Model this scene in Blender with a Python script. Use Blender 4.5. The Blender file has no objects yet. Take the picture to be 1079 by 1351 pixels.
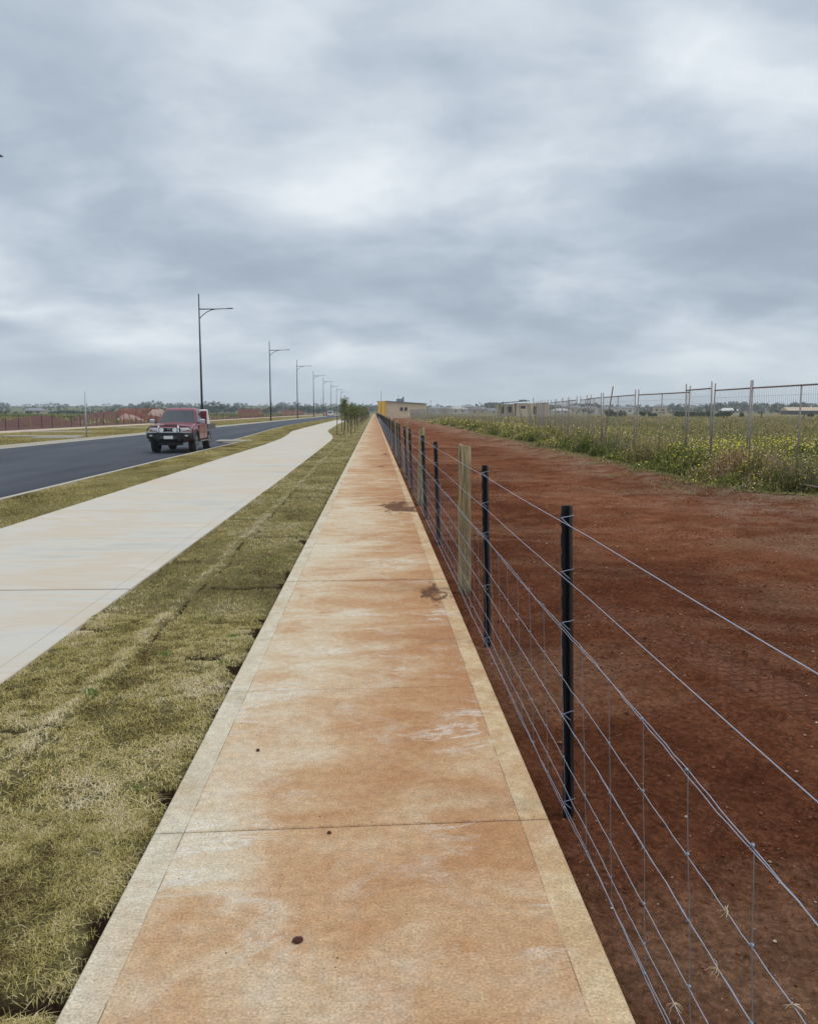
import bpy, bmesh, math, random
import numpy as np
from mathutils import Vector, Matrix
R = math.radians
random.seed(7); rng = np.random.default_rng(7)
S = bpy.context.scene

# ------------------------------------------------------------------ camera
cam = bpy.data.objects.new('camera', bpy.data.cameras.new('camera'))
S.collection.objects.link(cam); S.camera = cam
cam.location = (0, 0, 1.6)
cam.rotation_euler = (R(90 - 7.0), 0, R(-2.4))
cam.data.sensor_fit = 'HORIZONTAL'; cam.data.sensor_width = 36; cam.data.lens = 36.03
cam.data.clip_start = 0.05; cam.data.clip_end = 20000
S.render.resolution_x = 817; S.render.resolution_y = 1024
S.view_settings.view_transform = 'Standard'; S.view_settings.look = 'None'
S.view_settings.gamma = 1; S.view_settings.exposure = 0.17
S.view_settings.use_curve_mapping = False

# ------------------------------------------------------------------ sky and sun (overcast)
SUN_EL, SUN_AZ = R(58), R(105)
def build_world():
    w = bpy.data.worlds.new('World'); S.world = w; w.use_nodes = True
    nt = w.node_tree; nt.nodes.clear(); L = nt.links.new
    def n(t, **k):
        a = nt.nodes.new(t)
        for key, v in k.items(): setattr(a, key, v)
        return a
    def m(op, a, b=None, c=None, clamp=False):
        q = n('ShaderNodeMath', operation=op); q.use_clamp = clamp
        for i, v in enumerate((a, b, c)):
            if v is None: continue
            if isinstance(v, (int, float)): q.inputs[i].default_value = v
            else: L(v, q.inputs[i])
        return q.outputs[0]
    out = n('ShaderNodeOutputWorld'); mix = n('ShaderNodeMixShader')
    bgs = n('ShaderNodeBackground'); bgs.inputs[1].default_value = 0.10
    sky = n('ShaderNodeTexSky', sky_type='NISHITA'); sky.sun_disc = False
    sky.sun_elevation = SUN_EL; sky.sun_rotation = SUN_AZ; L(sky.outputs[0], bgs.inputs[0])
    tc = n('ShaderNodeTexCoord'); sep = n('ShaderNodeSeparateXYZ'); L(tc.outputs['Generated'], sep.inputs[0])
    z = m('MAXIMUM', sep.outputs[2], 0.0)
    den = m('ADD', z, 0.25)
    px = m('DIVIDE', sep.outputs[0], den); py = m('DIVIDE', sep.outputs[1], den)
    cmb = n('ShaderNodeCombineXYZ'); L(px, cmb.inputs[0]); L(py, cmb.inputs[1])
    def vnoise(vec, scale, detail, rough, off, sc=(1, 1, 1), out_=0):
        mp = n('ShaderNodeMapping'); L(vec, mp.inputs[0])
        mp.inputs['Location'].default_value = off; mp.inputs['Scale'].default_value = sc
        t = n('ShaderNodeTexNoise'); L(mp.outputs[0], t.inputs[0])
        t.inputs['Scale'].default_value = scale; t.inputs['Detail'].default_value = detail; t.inputs['Roughness'].default_value = rough
        return t.outputs[out_]
    # domain warp gives lumpy, torn cloud edges
    wn = vnoise(cmb.outputs[0], 1.7, 4, .5, (2, 5, 1), (1, 1, 1), 1)
    sub_ = n('ShaderNodeVectorMath', operation='SUBTRACT'); L(wn, sub_.inputs[0]); sub_.inputs[1].default_value = (.5, .5, .5)
    scl = n('ShaderNodeVectorMath', operation='SCALE'); L(sub_.outputs[0], scl.inputs[0]); scl.inputs['Scale'].default_value = .30
    adv = n('ShaderNodeVectorMath', operation='ADD'); L(cmb.outputs[0], adv.inputs[0]); L(scl.outputs[0], adv.inputs[1]); W = adv.outputs[0]
    big = vnoise(W, .95, 2, .5, (1.3, 7.7, 0))
    mid = vnoise(W, 1.8, 7, .54, (10.5, 3.9, 3), (.85, 1, 1))
    bil = m('ABSOLUTE', m('SUBTRACT', vnoise(W, 3.2, 6, .54, (1.4, 9.2, 6)), .5))
    v = m('ADD', m('ADD', m('MULTIPLY', big, .46), m('MULTIPLY', mid, .42)), m('SUBTRACT', .070, m('MULTIPLY', bil, .13)))
    cr = n('ShaderNodeValToRGB'); L(v, cr.inputs[0]); e = cr.color_ramp; e.interpolation = 'B_SPLINE'
    e.elements[0].position = .38; e.elements[0].color = (.30, .36, .44, 1)
    e.elements[1].position = .66; e.elements[1].color = (.82, .865, .90, 1)
    for p, c in ((.46, (.395, .46, .54, 1)), (.51, (.50, .565, .64, 1)), (.555, (.61, .67, .73, 1)), (.60, (.73, .78, .82, 1))):
        q = e.elements.new(p); q.color = c
    # flat cloud base thins out towards the horizon
    hz = n('ShaderNodeMapRange'); L(sep.outputs[2], hz.inputs[0]); hz.interpolation_type = 'SMOOTHSTEP'
    hz.inputs[1].default_value = 0.0; hz.inputs[2].default_value = 0.12
    hz.inputs[3].default_value = 0.75; hz.inputs[4].default_value = 0.0
    mc = n('ShaderNodeMixRGB'); L(hz.outputs[0], mc.inputs[0]); L(cr.outputs[0], mc.inputs[1])
    mc.inputs[2].default_value = (.47, .55, .62, 1)
    # an overcast sky grows brighter towards the zenith
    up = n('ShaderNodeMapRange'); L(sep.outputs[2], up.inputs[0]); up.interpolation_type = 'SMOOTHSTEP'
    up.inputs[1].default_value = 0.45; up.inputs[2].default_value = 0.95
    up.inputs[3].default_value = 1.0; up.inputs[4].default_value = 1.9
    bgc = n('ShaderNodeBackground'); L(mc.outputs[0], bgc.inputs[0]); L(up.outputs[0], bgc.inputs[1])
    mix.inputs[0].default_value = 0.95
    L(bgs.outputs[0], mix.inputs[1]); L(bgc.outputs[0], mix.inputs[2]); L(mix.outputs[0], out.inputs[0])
build_world()
sun = bpy.data.objects.new('sun', bpy.data.lights.new('sun', 'SUN')); S.collection.objects.link(sun)
sun.data.energy = 1.1; sun.data.angle = R(22); sun.data.color = (1, .96, .90)
sd = Vector((math.sin(SUN_AZ) * math.cos(SUN_EL), math.cos(SUN_AZ) * math.cos(SUN_EL), math.sin(SUN_EL)))
sun.rotation_euler = sd.to_track_quat('Z', 'Y').to_euler()

# ------------------------------------------------------------------ helpers
COL = S.collection
def link(o, parent=None):
    COL.objects.link(o)
    if parent is not None: o.parent = parent
    return o
def tag(o, label=None, cat=None, group=None, kind=None):
    for k, v in (('label', label), ('category', cat), ('group', group), ('kind', kind)):
        if v: o[k] = v
    return o
def thing(name, label, cat, loc=(0, 0, 0), rz=0, group=None):
    o = bpy.data.objects.new(name, None); o.empty_display_size = .2; link(o)
    o.location = loc; o.rotation_euler = (0, 0, rz)
    return tag(o, label, cat, group)
def copy_tree(o, parent=None):
    c = o.copy(); COL.objects.link(c); c.parent = parent
    for ch in list(o.children): copy_tree(ch, c)
    return c

class MB:
    def __init__(s): s.v = []; s.f = []; s.mi = []; s.cur = 0
    def add(s, vs, fs):
        b = len(s.v); s.v += [tuple(p) for p in vs]
        for f in fs: s.f.append([b + i for i in f]); s.mi.append(s.cur)
    def box(s, c, d, rz=0, mtx=None):
        x, y, z = d[0] / 2, d[1] / 2, d[2] / 2
        vs = [Vector(p) for p in ((-x,-y,-z),(x,-y,-z),(x,y,-z),(-x,y,-z),(-x,-y,z),(x,-y,z),(x,y,z),(-x,y,z))]
        if rz: vs = [Matrix.Rotation(rz, 3, 'Z') @ p for p in vs]
        if mtx: vs = [mtx @ p for p in vs]
        vs = [p + Vector(c) for p in vs]
        s.add(vs, [(0,3,2,1),(4,5,6,7),(0,1,5,4),(1,2,6,5),(2,3,7,6),(3,0,4,7)])
        return s
    def tube(s, pts, r, n=6, cap=True):
        pts = [Vector(p) for p in pts]; k = len(pts)
        rs = r if isinstance(r, (list, tuple)) else [r] * k
        vs = []; ref = None
        for i, p in enumerate(pts):
            t = (pts[min(i+1, k-1)] - pts[max(i-1, 0)]).normalized()
            if ref is None:
                ref = Vector((0, 0, 1)) if abs(t.z) < .9 else Vector((1, 0, 0))
            a = t.cross(ref).normalized(); b = t.cross(a).normalized(); ref = -b if False else ref
            if abs(t.dot(ref)) > .97: ref = Vector((1, 0, 0)) if abs(t.x) < .9 else Vector((0, 1, 0)); a = t.cross(ref).normalized(); b = t.cross(a)
            for j in range(n):
                q = 2 * math.pi * j / n
                vs.append(p + (a * math.cos(q) + b * math.sin(q)) * rs[i])
        fs = [(i*n+j, i*n+(j+1) % n, (i+1)*n+(j+1) % n, (i+1)*n+j) for i in range(k-1) for j in range(n)]
        if cap: fs += [tuple(range(n))[::-1], tuple((k-1)*n+j for j in range(n))]
        s.add(vs, fs); return s
    def cyl(s, c, r, h, axis='z', n=16, r2=None):
        d = {'x': Vector((1,0,0)), 'y': Vector((0,1,0)), 'z': Vector((0,0,1))}[axis] * (h/2)
        c = Vector(c); return s.tube([c-d, c+d], [r, r if r2 is None else r2], n)
    def prism(s, poly, x0, x1):       # polygon in (y,z), extruded along x
        n = len(poly)
        vs = [(x0, p[0], p[1]) for p in poly] + [(x1, p[0], p[1]) for p in poly]
        s.add(vs, [tuple(range(n))[::-1], tuple(range(n, 2*n))] + [(i, (i+1) % n, n+(i+1) % n, n+i) for i in range(n)])
        return s
    def build(s, name, mats, parent=None, smooth=False, bevel=0, seg=2):
        me = bpy.data.meshes.new(name); me.from_pydata(s.v, [], s.f)
        for m in (mats if isinstance(mats, (list, tuple)) else [mats]): me.materials.append(m)
        me.polygons.foreach_set('material_index', s.mi)
        bm = bmesh.new(); bm.from_mesh(me); bmesh.ops.recalc_face_normals(bm, faces=bm.faces); bm.to_mesh(me); bm.free()
        if smooth: me.polygons.foreach_set('use_smooth', [True] * len(me.polygons))
        me.update(); o = bpy.data.objects.new(name, me); link(o, parent)
        if bevel:
            b = o.modifiers.new('bevel', 'BEVEL'); b.width = bevel; b.segments = seg; b.limit_method = 'ANGLE'
        return o

def np_mesh(name, V, Fc, mats, smooth=False, parent=None, tint=None, mi=None):
    """V (n,3), Fc (m,k) faces, tint per vertex float attribute"""
    me = bpy.data.meshes.new(name); V = np.ascontiguousarray(V, dtype=np.float32); Fc = np.ascontiguousarray(Fc, dtype=np.int32)
    k = Fc.shape[1]
    me.vertices.add(len(V)); me.vertices.foreach_set('co', V.ravel())
    me.loops.add(Fc.size); me.loops.foreach_set('vertex_index', Fc.ravel())
    me.polygons.add(len(Fc)); me.polygons.foreach_set('loop_start', np.arange(0, Fc.size, k, dtype=np.int32))
    me.polygons.foreach_set('loop_total', np.full(len(Fc), k, dtype=np.int32))
    if smooth: me.polygons.foreach_set('use_smooth', np.ones(len(Fc), dtype=bool))
    for m in (mats if isinstance(mats, (list, tuple)) else [mats]): me.materials.append(m)
    if mi is not None: me.polygons.foreach_set('material_index', np.ascontiguousarray(mi, dtype=np.int32))
    if tint is not None:
        a = me.attributes.new('tint', 'FLOAT', 'POINT'); a.data.foreach_set('value', np.ascontiguousarray(tint, dtype=np.float32))
    me.update(calc_edges=True); me.validate()
    return link(bpy.data.objects.new(name, me), parent)

def _h(ix, iy, s):
    n = (ix * 374761393 + iy * 668265263 + s * 982451653) & 0x7fffffff
    n = ((n ^ (n >> 13)) * 1274126177) & 0x7fffffff
    return ((n ^ (n >> 16)) & 0xffff) / 65535.0
def vn(x, y, s=0):
    x = np.asarray(x, float); y = np.asarray(y, float)
    ix = np.floor(x).astype(np.int64); iy = np.floor(y).astype(np.int64); fx = x-ix; fy = y-iy
    fx = fx*fx*(3-2*fx); fy = fy*fy*(3-2*fy)
    a = _h(ix, iy, s); b = _h(ix+1, iy, s); c = _h(ix, iy+1, s); d = _h(ix+1, iy+1, s)
    return (a*(1-fx)+b*fx)*(1-fy)+(c*(1-fx)+d*fx)*fy
def fbm(x, y, oct=4, s=0, g=.5):
    t = 0; a = 1; w = 0
    for i in range(oct):
        t = t + a*vn(x*2**i+17.3*i, y*2**i-9.1*i, s+i); w += a; a *= g
    return t/w

# ------------------------------------------------------------------ materials
class Mat:
    def __init__(s, name, rough=.8, metal=0., spec=.5):
        s.m = bpy.data.materials.new(name); s.m.use_nodes = True; s.nt = s.m.node_tree
        s.b = s.nt.nodes['Principled BSDF']; s.b.inputs['Roughness'].default_value = rough
        s.b.inputs['Metallic'].default_value = metal; s.b.inputs['Specular IOR Level'].default_value = spec
        s.tc = s.n('ShaderNodeTexCoord').outputs['Object']
    def n(s, t, **k):
        a = s.nt.nodes.new(t)
        for key, v in k.items(): setattr(a, key, v)
        return a
    def put(s, sock, v):
        if isinstance(v, bpy.types.NodeSocket): s.nt.links.new(v, sock)
        elif isinstance(v, (tuple, list)) and len(v) == 3 and sock.type == 'RGBA': sock.default_value = (*v, 1)
        else: sock.default_value = v
    def noise(s, scale=5, detail=4, rough=.55, dist=0, sc=(1, 1, 1), loc=(0, 0, 0), vec=None):
        mp = s.n('ShaderNodeMapping'); s.put(mp.inputs[0], vec or s.tc); mp.inputs['Scale'].default_value = sc; mp.inputs['Location'].default_value = loc
        t = s.n('ShaderNodeTexNoise'); s.put(t.inputs[0], mp.outputs[0])
        for k, v in (('Scale', scale), ('Detail', detail), ('Roughness', rough), ('Distortion', dist)): t.inputs[k].default_value = v
        return t.outputs[0]
    def ramp(s, v, *st):
        r = s.n('ShaderNodeValToRGB'); s.put(r.inputs[0], v); e = r.color_ramp.elements
        st = [(p, c if isinstance(c, tuple) else (c, c, c)) for p, c in st]
        e[0].position, e[0].color = st[0][0], (*st[0][1], 1); e[1].position, e[1].color = st[-1][0], (*st[-1][1], 1)
        for p, c in st[1:-1]: q = e.new(p); q.color = (*c, 1)
        return r.outputs[0]
    def mix(s, f, a, b, mode='MIX'):
        q = s.n('ShaderNodeMixRGB', blend_type=mode); s.put(q.inputs[0], f); s.put(q.inputs[1], a); s.put(q.inputs[2], b); return q.outputs[0]
    def math(s, op, a, b=0., c=0., clamp=False):
        q = s.n('ShaderNodeMath', operation=op); q.use_clamp = clamp
        for i, v in enumerate((a, b, c)): s.put(q.inputs[i], v)
        return q.outputs[0]
    def xyz(s, vec=None):
        q = s.n('ShaderNodeSeparateXYZ'); s.put(q.inputs[0], vec or s.tc); return q.outputs
    def attr(s, name='tint'):
        q = s.n('ShaderNodeAttribute'); q.attribute_name = name; return q.outputs['Fac']
    def rand(s): return s.n('ShaderNodeObjectInfo').outputs['Random']
    def col(s, v): s.put(s.b.inputs['Base Color'], v); return s
    def rgh(s, v): s.put(s.b.inputs['Roughness'], v); return s
    def bump(s, h, dist=.01, strength=1.):
        q = s.n('ShaderNodeBump'); s.put(q.inputs['Height'], h); q.inputs['Distance'].default_value = dist; q.inputs['Strength'].default_value = strength
        s.nt.links.new(q.outputs[0], s.b.inputs['Normal']); return s
def plain(name, c, rough=.7, metal=0., var=.12, scale=6, spec=.5, bump=0):
    m = Mat(name, rough, metal, spec)
    nz = m.noise(scale, 4, .6)
    m.col(m.mix(nz, tuple(v*(1-var) for v in c), tuple(min(1, v*(1+var)) for v in c)))
    if bump: m.bump(m.noise(scale*8, 3), bump)
    return m.m

def mat_path():
    m = Mat('stained_path_concrete', .95, spec=.05); X, Y, Z = m.xyz()
    big = m.noise(.55, 5, .6, .4, (1, .7, 1), (3, 5, 0))
    blot = m.noise(2.2, 6, .62, .6, (.8, 1.3, 1), (1, 2, 0))
    stn = m.math('ADD', m.math('MULTIPLY', big, .55), m.math('MULTIPLY', blot, .45))
    # clay stain is heavier to the fence side and further along
    stn = m.math('ADD', stn, m.math('ADD', m.math('MULTIPLY', X, .13), m.math('MULTIPLY', m.math('MINIMUM', Y, 30.), .0022)))
    base = m.ramp(stn, (.36, (.60, .50, .36)), (.43, (.56, .41, .265)), (.50, (.50, .315, .175)), (.58, (.44, .24, .12)), (.72, (.36, .165, .075)))
    # long smears dragged across by brushing
    sm = m.noise(3.5, 6, .65, .5, (.6, 2.0, 1), (0, 3, 1))
    base = m.mix(m.ramp(sm, (.56, 0.), (.76, .22)), base, (.56, .45, .32))
    # pale efflorescence streaks
    ef = m.noise(1.3, 8, .68, 1.0, (.75, 1.5, 1), (8, 4, 0))
    line = m.math('ABSOLUTE', m.math('SUBTRACT', ef, .53))
    efm = m.math('MULTIPLY', m.ramp(line, (.0, .9), (.010, .45), (.035, 0.)), m.ramp(m.noise(1.3, 3, .5, 0, (1, 1, 1), (5, 1, 0)), (.50, 0.), (.64, .8)))
    base = m.mix(efm, base, (.66, .62, .55))
    cl = m.ramp(m.noise(2.2, 8, .74, .5, (1, 1, 1), (2, 8, 0)), (.54, 0.), (.68, .42))
    base = m.mix(cl, base, (.60, .53, .44))
    # rust blotches
    base = m.mix(m.ramp(m.noise(4.3, 5, .6, .5, (.8, 1, 1), (9, 9, 0)), (.62, 0.), (.76, .55)), base, (.42, .17, .06))
    # trowelled margins, paler
    el = m.ramp(m.math('ADD', X, m.math('MULTIPLY', m.math('SUBTRACT', m.noise(1.2, 4), .5), .012)), (0., 0.), (1., 1.))
    mr = m.math('GREATER_THAN', X, .565); ml = m.math('LESS_THAN', X, -.735)
    fine = m.noise(30, 4, .6)
    edge_r = m.ramp(m.noise(5, 6, .7, .2, (1.5, 1, 1)), (.32, (.44, .29, .15)), (.5, (.58, .43, .25)), (.7, (.66, .53, .36)))
    edge_l = m.ramp(m.noise(1.6, 5, .6, .2, (1.5, 1, 1)), (.3, (.40, .33, .22)), (.45, (.52, .455, .33)), (.55, (.60, .54, .42)), (.7, (.45, .36, .24)))
    soft = m.ramp(m.noise(2.2, 5, .65), (.35, .35), (.6, .9))
    base = m.mix(m.math('MULTIPLY', mr, soft), base, edge_r); base = m.mix(m.math('MULTIPLY', ml, soft), base, edge_l)
    for x0 in (.565, -.735):   # the tooled line
        d = m.math('ABSOLUTE', m.math('SUBTRACT', X, x0))
        base = m.mix(m.math('MULTIPLY', m.math('LESS_THAN', d, .0022), m.ramp(m.noise(6, 3), (.4, .15), (.6, .75))), base, (.20, .11, .06))
    # mud scuffs trodden in at two spots
    def spot(cx, cy, rx, ry, lo, sc):
        q = m.math('ADD', m.math('POWER', m.math('DIVIDE', m.math('SUBTRACT', X, cx), rx), 2), m.math('POWER', m.math('DIVIDE', m.math('SUBTRACT', Y, cy), ry), 2))
        f = m.math('SUBTRACT', m.math('ADD', m.noise(sc, 5, .7, .8, (1, .5, 1)), m.math('MULTIPLY', m.math('SUBTRACT', 1, q), .22)), lo)
        return m.math('MULTIPLY', f, 9, clamp=True)
    mud = m.math('MAXIMUM', spot(.38, 13.8, .36, 1.1, .555, 4), spot(.52, 7.1, .17, .60, .60, 9))
    mud = m.math('MAXIMUM', mud, spot(.35, 24, .4, 1.0, .68, 4)); mud = m.math('MAXIMUM', mud, spot(.45, 31, .3, 1.6, .66, 4))
    base = m.mix(m.math('MULTIPLY', mud, .9), base, (.12, .058, .035))
    # red dirt flecks
    base = m.mix(m.ramp(m.noise(42, 2, .5), (.74, 0.), (.78, .7)), base, (.22, .08, .035))
    grain = m.noise(120, 4, .7)
    base = m.mix(.75, base, m.ramp(grain, (.34, .58), (.5, .98), (.66, 1.36)), 'MULTIPLY')
    base = m.mix(.8, base, m.ramp(m.noise(22, 5, .7), (.35, .84), (.65, 1.14)), 'MULTIPLY')
    broom = m.noise(1, 3, .6, 0, (14, 330, 1))
    base = m.mix(.5, base, m.ramp(broom, (.3, .80), (.7, 1.15)), 'MULTIPLY')
    m.col(base); m.bump(m.math('ADD', m.math('MULTIPLY', broom, .6), grain), .0016); return m.m

def mat_shared():
    m = Mat('pale_path_concrete', .9, spec=.1); X, Y, Z = m.xyz()
    n1 = m.noise(.5, 5, .6, .3, (.5, 1.6, 1)); n2 = m.noise(2.3, 5, .6, .3, (.5, 1.6, 1))
    base = m.ramp(m.math('ADD', m.math('MULTIPLY', n1, .6), m.math('MULTIPLY', n2, .4)), (.36, (.46, .44, .39)), (.47, (.56, .52, .45)), (.56, (.55, .47, .365)), (.66, (.62, .585, .52)))
    base = m.mix(m.ramp(m.noise(.35, 3, .5, 0, (1, 1, 1), (4, 0, 0)), (.5, 0.), (.7, .45)), base, (.56, .43, .29))
    g = m.noise(120, 3); base = m.mix(.6, base, m.ramp(g, (.3, .8), (.7, 1.15)), 'MULTIPLY')
    b = m.noise(1, 3, .6, 0, (10, 200, 1)); base = m.mix(.4, base, m.ramp(b, (.3, .85), (.7, 1.1)), 'MULTIPLY')
    X, Y, Z = m.xyz(); dd = m.math('ABSOLUTE', m.math('SUBTRACT', m.math('ADD', X, m.math('MULTIPLY', Y, .0025)), -2.35))
    base = m.mix(m.math('MULTIPLY', m.math('LESS_THAN', dd, .006), .35), base, (.25, .22, .18))
    m.col(base); m.bump(b, .0012); return m.m
def mat_soil():
    m = Mat('red_soil', 1., spec=0.); X, Y, Z = m.xyz()
    a = m.noise(.35, 5, .6, .4, (1, .6, 1)); b = m.noise(2.4, 6, .65, .3)
    base = m.ramp(m.math('ADD', m.math('MULTIPLY', a, .55), m.math('MULTIPLY', b, .45)), (.30, (.092, .032, .016)), (.46, (.150, .054, .027)), (.55, (.205, .079, .041)), (.68, (.31, .145, .085)))
    # damper, darker strip next to the fence; dry dusty greyish crust in the middle of the track
    dr = m.ramp(m.math('ADD', m.math('MULTIPLY', X, .16), m.math('MULTIPLY', m.math('SUBTRACT', a, .5), 1.4)), (.05, .62), (.5, 1.0))
    base = m.mix(1., base, dr, 'MULTIPLY')
    du = m.math('MULTIPLY', m.ramp(m.noise(.5, 5, .6, .8, (.6, 1.3, 1), (3, 3, 0)), (.50, 0.), (.68, .75)), m.ramp(X, (0., 0.), (1., 1.)))
    base = m.mix(du, base, (.23, .130, .078))
    gr = m.math('MULTIPLY', m.ramp(m.math('ADD', m.math('MULTIPLY', X, .10), m.math('MULTIPLY', a, .5)), (.72, 0.), (.95, 1.)), m.ramp(m.noise(1.3, 6, .7), (.42, 0.), (.6, .85)))
    base = m.mix(gr, base, (.27, .185, .125))
    base = m.mix(m.ramp(m.noise(75, 3, .6), (.66, 0.), (.73, .8)), base, (.36, .22, .15))
    base = m.mix(.9, base, m.ramp(m.noise(30, 8, .8), (.36, .45), (.5, 1.), (.65, 1.75)), 'MULTIPLY')
    # one clear tyre print pressed diagonally into the damp earth
    u = m.math('ADD', m.math('SUBTRACT', X, 2.3), m.math('MULTIPLY', m.math('SUBTRACT', Y, 5.), .24))
    wob = m.math('MULTIPLY', m.math('SUBTRACT', m.noise(3, 3), .5), .10)
    band = m.math('MULTIPLY', m.math('SUBTRACT', .24, m.math('ABSOLUTE', m.math('ADD', u, wob))), 14., clamp=True)
    ends = m.math('MULTIPLY', m.math('MULTIPLY', m.math('SUBTRACT', Y, 3.2), 2., clamp=True), m.math('MULTIPLY', m.math('SUBTRACT', 7.6, Y), 1., clamp=True))
    mask = m.math('MULTIPLY', m.math('MULTIPLY', band, ends), m.ramp(m.noise(1.6, 4, .6), (.36, 0.), (.52, 1.)))
    cb = m.n('ShaderNodeCombineXYZ'); m.put(cb.inputs[0], m.math('ADD', u, m.math('MULTIPLY', wob, .12))); m.put(cb.inputs[1], m.math('ADD', Y, m.math('MULTIPLY', wob, .2)))
    bk = m.n('ShaderNodeTexBrick'); m.put(bk.inputs[0], cb.outputs[0])
    for k_, v_ in (('Scale', 1.), ('Brick Width', .095), ('Row Height', .065), ('Mortar Size', .009), ('Mortar Smooth', .6)): bk.inputs[k_].default_value = v_
    base = m.mix(m.math('MULTIPLY', mask, .45), base, (.17, .078, .048))
    tread = m.math('MULTIPLY', m.math('MULTIPLY', bk.outputs['Fac'], mask), -1.3)
    rough_h = m.math('ADD', m.noise(26, 6, .72), m.math('MULTIPLY', m.noise(110, 3), .3))
    hgt = m.math('ADD', m.math('MULTIPLY', rough_h, m.math('SUBTRACT', 1., m.math('MULTIPLY', mask, .55))), tread)
    m.col(base); m.bump(hgt, .032); return m.m
def mat_turf_soil():
    m = Mat('turf_thatch', 1., spec=0.)
    a = m.noise(.8, 5, .6); b = m.noise(95, 5, .75); c = m.noise(4, 4, .6)
    base = m.ramp(b, (.32, (.05, .036, .018)), (.44, (.16, .13, .055)), (.55, (.30, .25, .11)), (.7, (.46, .38, .20)))
    base = m.mix(m.ramp(a, (.4, 0.), (.6, .7)), base, (.20, .18, .07)); base = m.mix(m.ramp(c, (.45, 0.), (.65, .5)), base, (.27, .205, .11))
    base = m.mix(m.attr('tint'), base, m.ramp(b, (.3, (.018, .011, .007)), (.7, (.075, .045, .028))))
    m.col(base); m.bump(b, .03); return m.m
def mat_blades(name, *st, rough=.75):
    m = Mat(name, rough, spec=0.); m.col(m.ramp(m.attr(), *st))
    m.b.inputs['Subsurface Weight'].default_value = 0
    return m.m
def mat_asphalt():
    m = Mat('new_asphalt', .75, spec=.35); a = m.noise(.25, 4, .6, 0, (3, .35, 1)); g = m.noise(90, 3, .6)
    base = m.mix(m.ramp(a, (.35, 0.), (.65, 1.)), (.030, .034, .044), (.060, .064, .076))
    base = m.mix(.7, base, m.ramp(g, (.3, .7), (.7, 1.35)), 'MULTIPLY'); m.col(base); m.bump(g, .004); return m.m
def mat_field(name, cols):
    m = Mat(name, 1., spec=0.); a = m.noise(.03, 6, .6, .4, (1, 1, 1)); b = m.noise(1.2, 6, .7); c = m.noise(.25, 5, .65)
    base = m.ramp(m.math('ADD', m.math('MULTIPLY', a, .5), m.math('MULTIPLY', c, .5)), *cols)
    base = m.mix(.8, base, m.ramp(b, (.3, .55), (.7, 1.4)), 'MULTIPLY'); m.col(base); m.bump(b, .15); return m.m
def mat_wood_post():
    m = Mat('treated_pine', .85, spec=.2)
    g = m.noise(1, 6, .7, .8, (55, 55, 3.5)); b = m.noise(7, 5, .7, 0, (1, 1, .5))
    base = m.ramp(g, (.36, (.10, .07, .035)), (.47, (.26, .20, .105)), (.56, (.36, .29, .165)), (.68, (.46, .39, .25)))
    base = m.mix(m.ramp(b, (.45, 0.), (.62, .75)), base, (.235, .18, .10)); m.col(base); m.bump(g, .008); return m.m
def mat_brick():
    m = Mat('tan_block_wall', .9, spec=.2)
    t = m.n('ShaderNodeTexBrick'); mp = m.n('ShaderNodeMapping'); m.put(mp.inputs[0], m.tc); mp.inputs['Rotation'].default_value = (R(90), 0, 0); m.put(t.inputs[0], mp.outputs[0])
    t.inputs['Scale'].default_value = 1.0; t.inputs['Brick Width'].default_value = .8; t.inputs['Row Height'].default_value = .4; t.inputs['Mortar Size'].default_value = .03
    m.put(t.inputs['Color1'], (.62, .50, .36)); m.put(t.inputs['Color2'], (.55, .45, .33)); m.put(t.inputs['Mortar'], (.45, .36, .27)); m.col(t.outputs[0]); return m.m

M = {}
M['path'] = mat_path(); M['shared'] = mat_shared(); M['soil'] = mat_soil(); M['turf'] = mat_turf_soil(); M['asphalt'] = mat_asphalt()
M['kerb'] = plain('kerb_concrete', (.42, .38, .31), .85, var=.2, scale=3)
M['joint'] = plain('joint_dirt', (.10, .06, .035), .95)
M['field'] = mat_field('dry_field', ((.35, (.13, .125, .05)), (.5, (.22, .185, .085)), (.65, (.28, .22, .12))))
M['plain'] = mat_field('far_plain', ((.35, (.08, .095, .04)), (.5, (.13, .13, .06)), (.65, (.18, .15, .08))))
M['blade'] = mat_blades('turf_blades', (0., (.09, .055, .03)), (.10, (.18, .12, .065)), (.25, (.29, .25, .075)), (.45, (.46, .38, .135)), (.65, (.57, .46, .22)), (.85, (.62, .51, .30)), (.97, (.70, .60, .41)), (1., (.10, .20, .03)))
M['weed'] = mat_blades('weed_stems', (0., (.03, .055, .015)), (.3, (.12, .165, .036)), (.5, (.25, .255, .075)), (.7, (.36, .29, .145)), (.88, (.46, .35, .22)), (1., (.36, .20, .12)))
M['flower'] = mat_blades('yellow_petals', (0., (.62, .52, .03)), (.7, (.72, .66, .10)), (.85, (.75, .72, .45)), (1., (.8, .79, .72)))
M['leaf'] = mat_blades('tree_leaves', (0., (.035, .05, .018)), (.5, (.16, .185, .065)), (1., (.34, .33, .14)))
M['gum'] = mat_blades('gum_leaves', (0., (.018, .030, .016)), (.5, (.040, .060, .028)), (1., (.085, .105, .05)))
M['bark'] = plain('bark', (.16, .12, .08), .9, var=.3, scale=20)
M['wire'] = plain('galvanised_wire', (.46, .51, .62), .38, .75, var=.15, scale=30)
M['wire_d'] = plain('galvanised_stay', (.25, .31, .40), .45, .7, var=.2, scale=30)
M['picket'] = plain('bitumen_black', (.009, .009, .014), .5, 0, var=.4, scale=40, spec=.45)
M['post'] = mat_wood_post()
M['galv'] = plain('weathered_galvanised', (.30, .27, .25), .6, .45, var=.25, scale=12)
M['rust'] = plain('rusty_galvanised', (.23, .16, .12), .75, .2, var=.3, scale=9)
M['lamp'] = plain('dark_lamp_paint', (.022, .026, .036), .45, .1)
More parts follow.
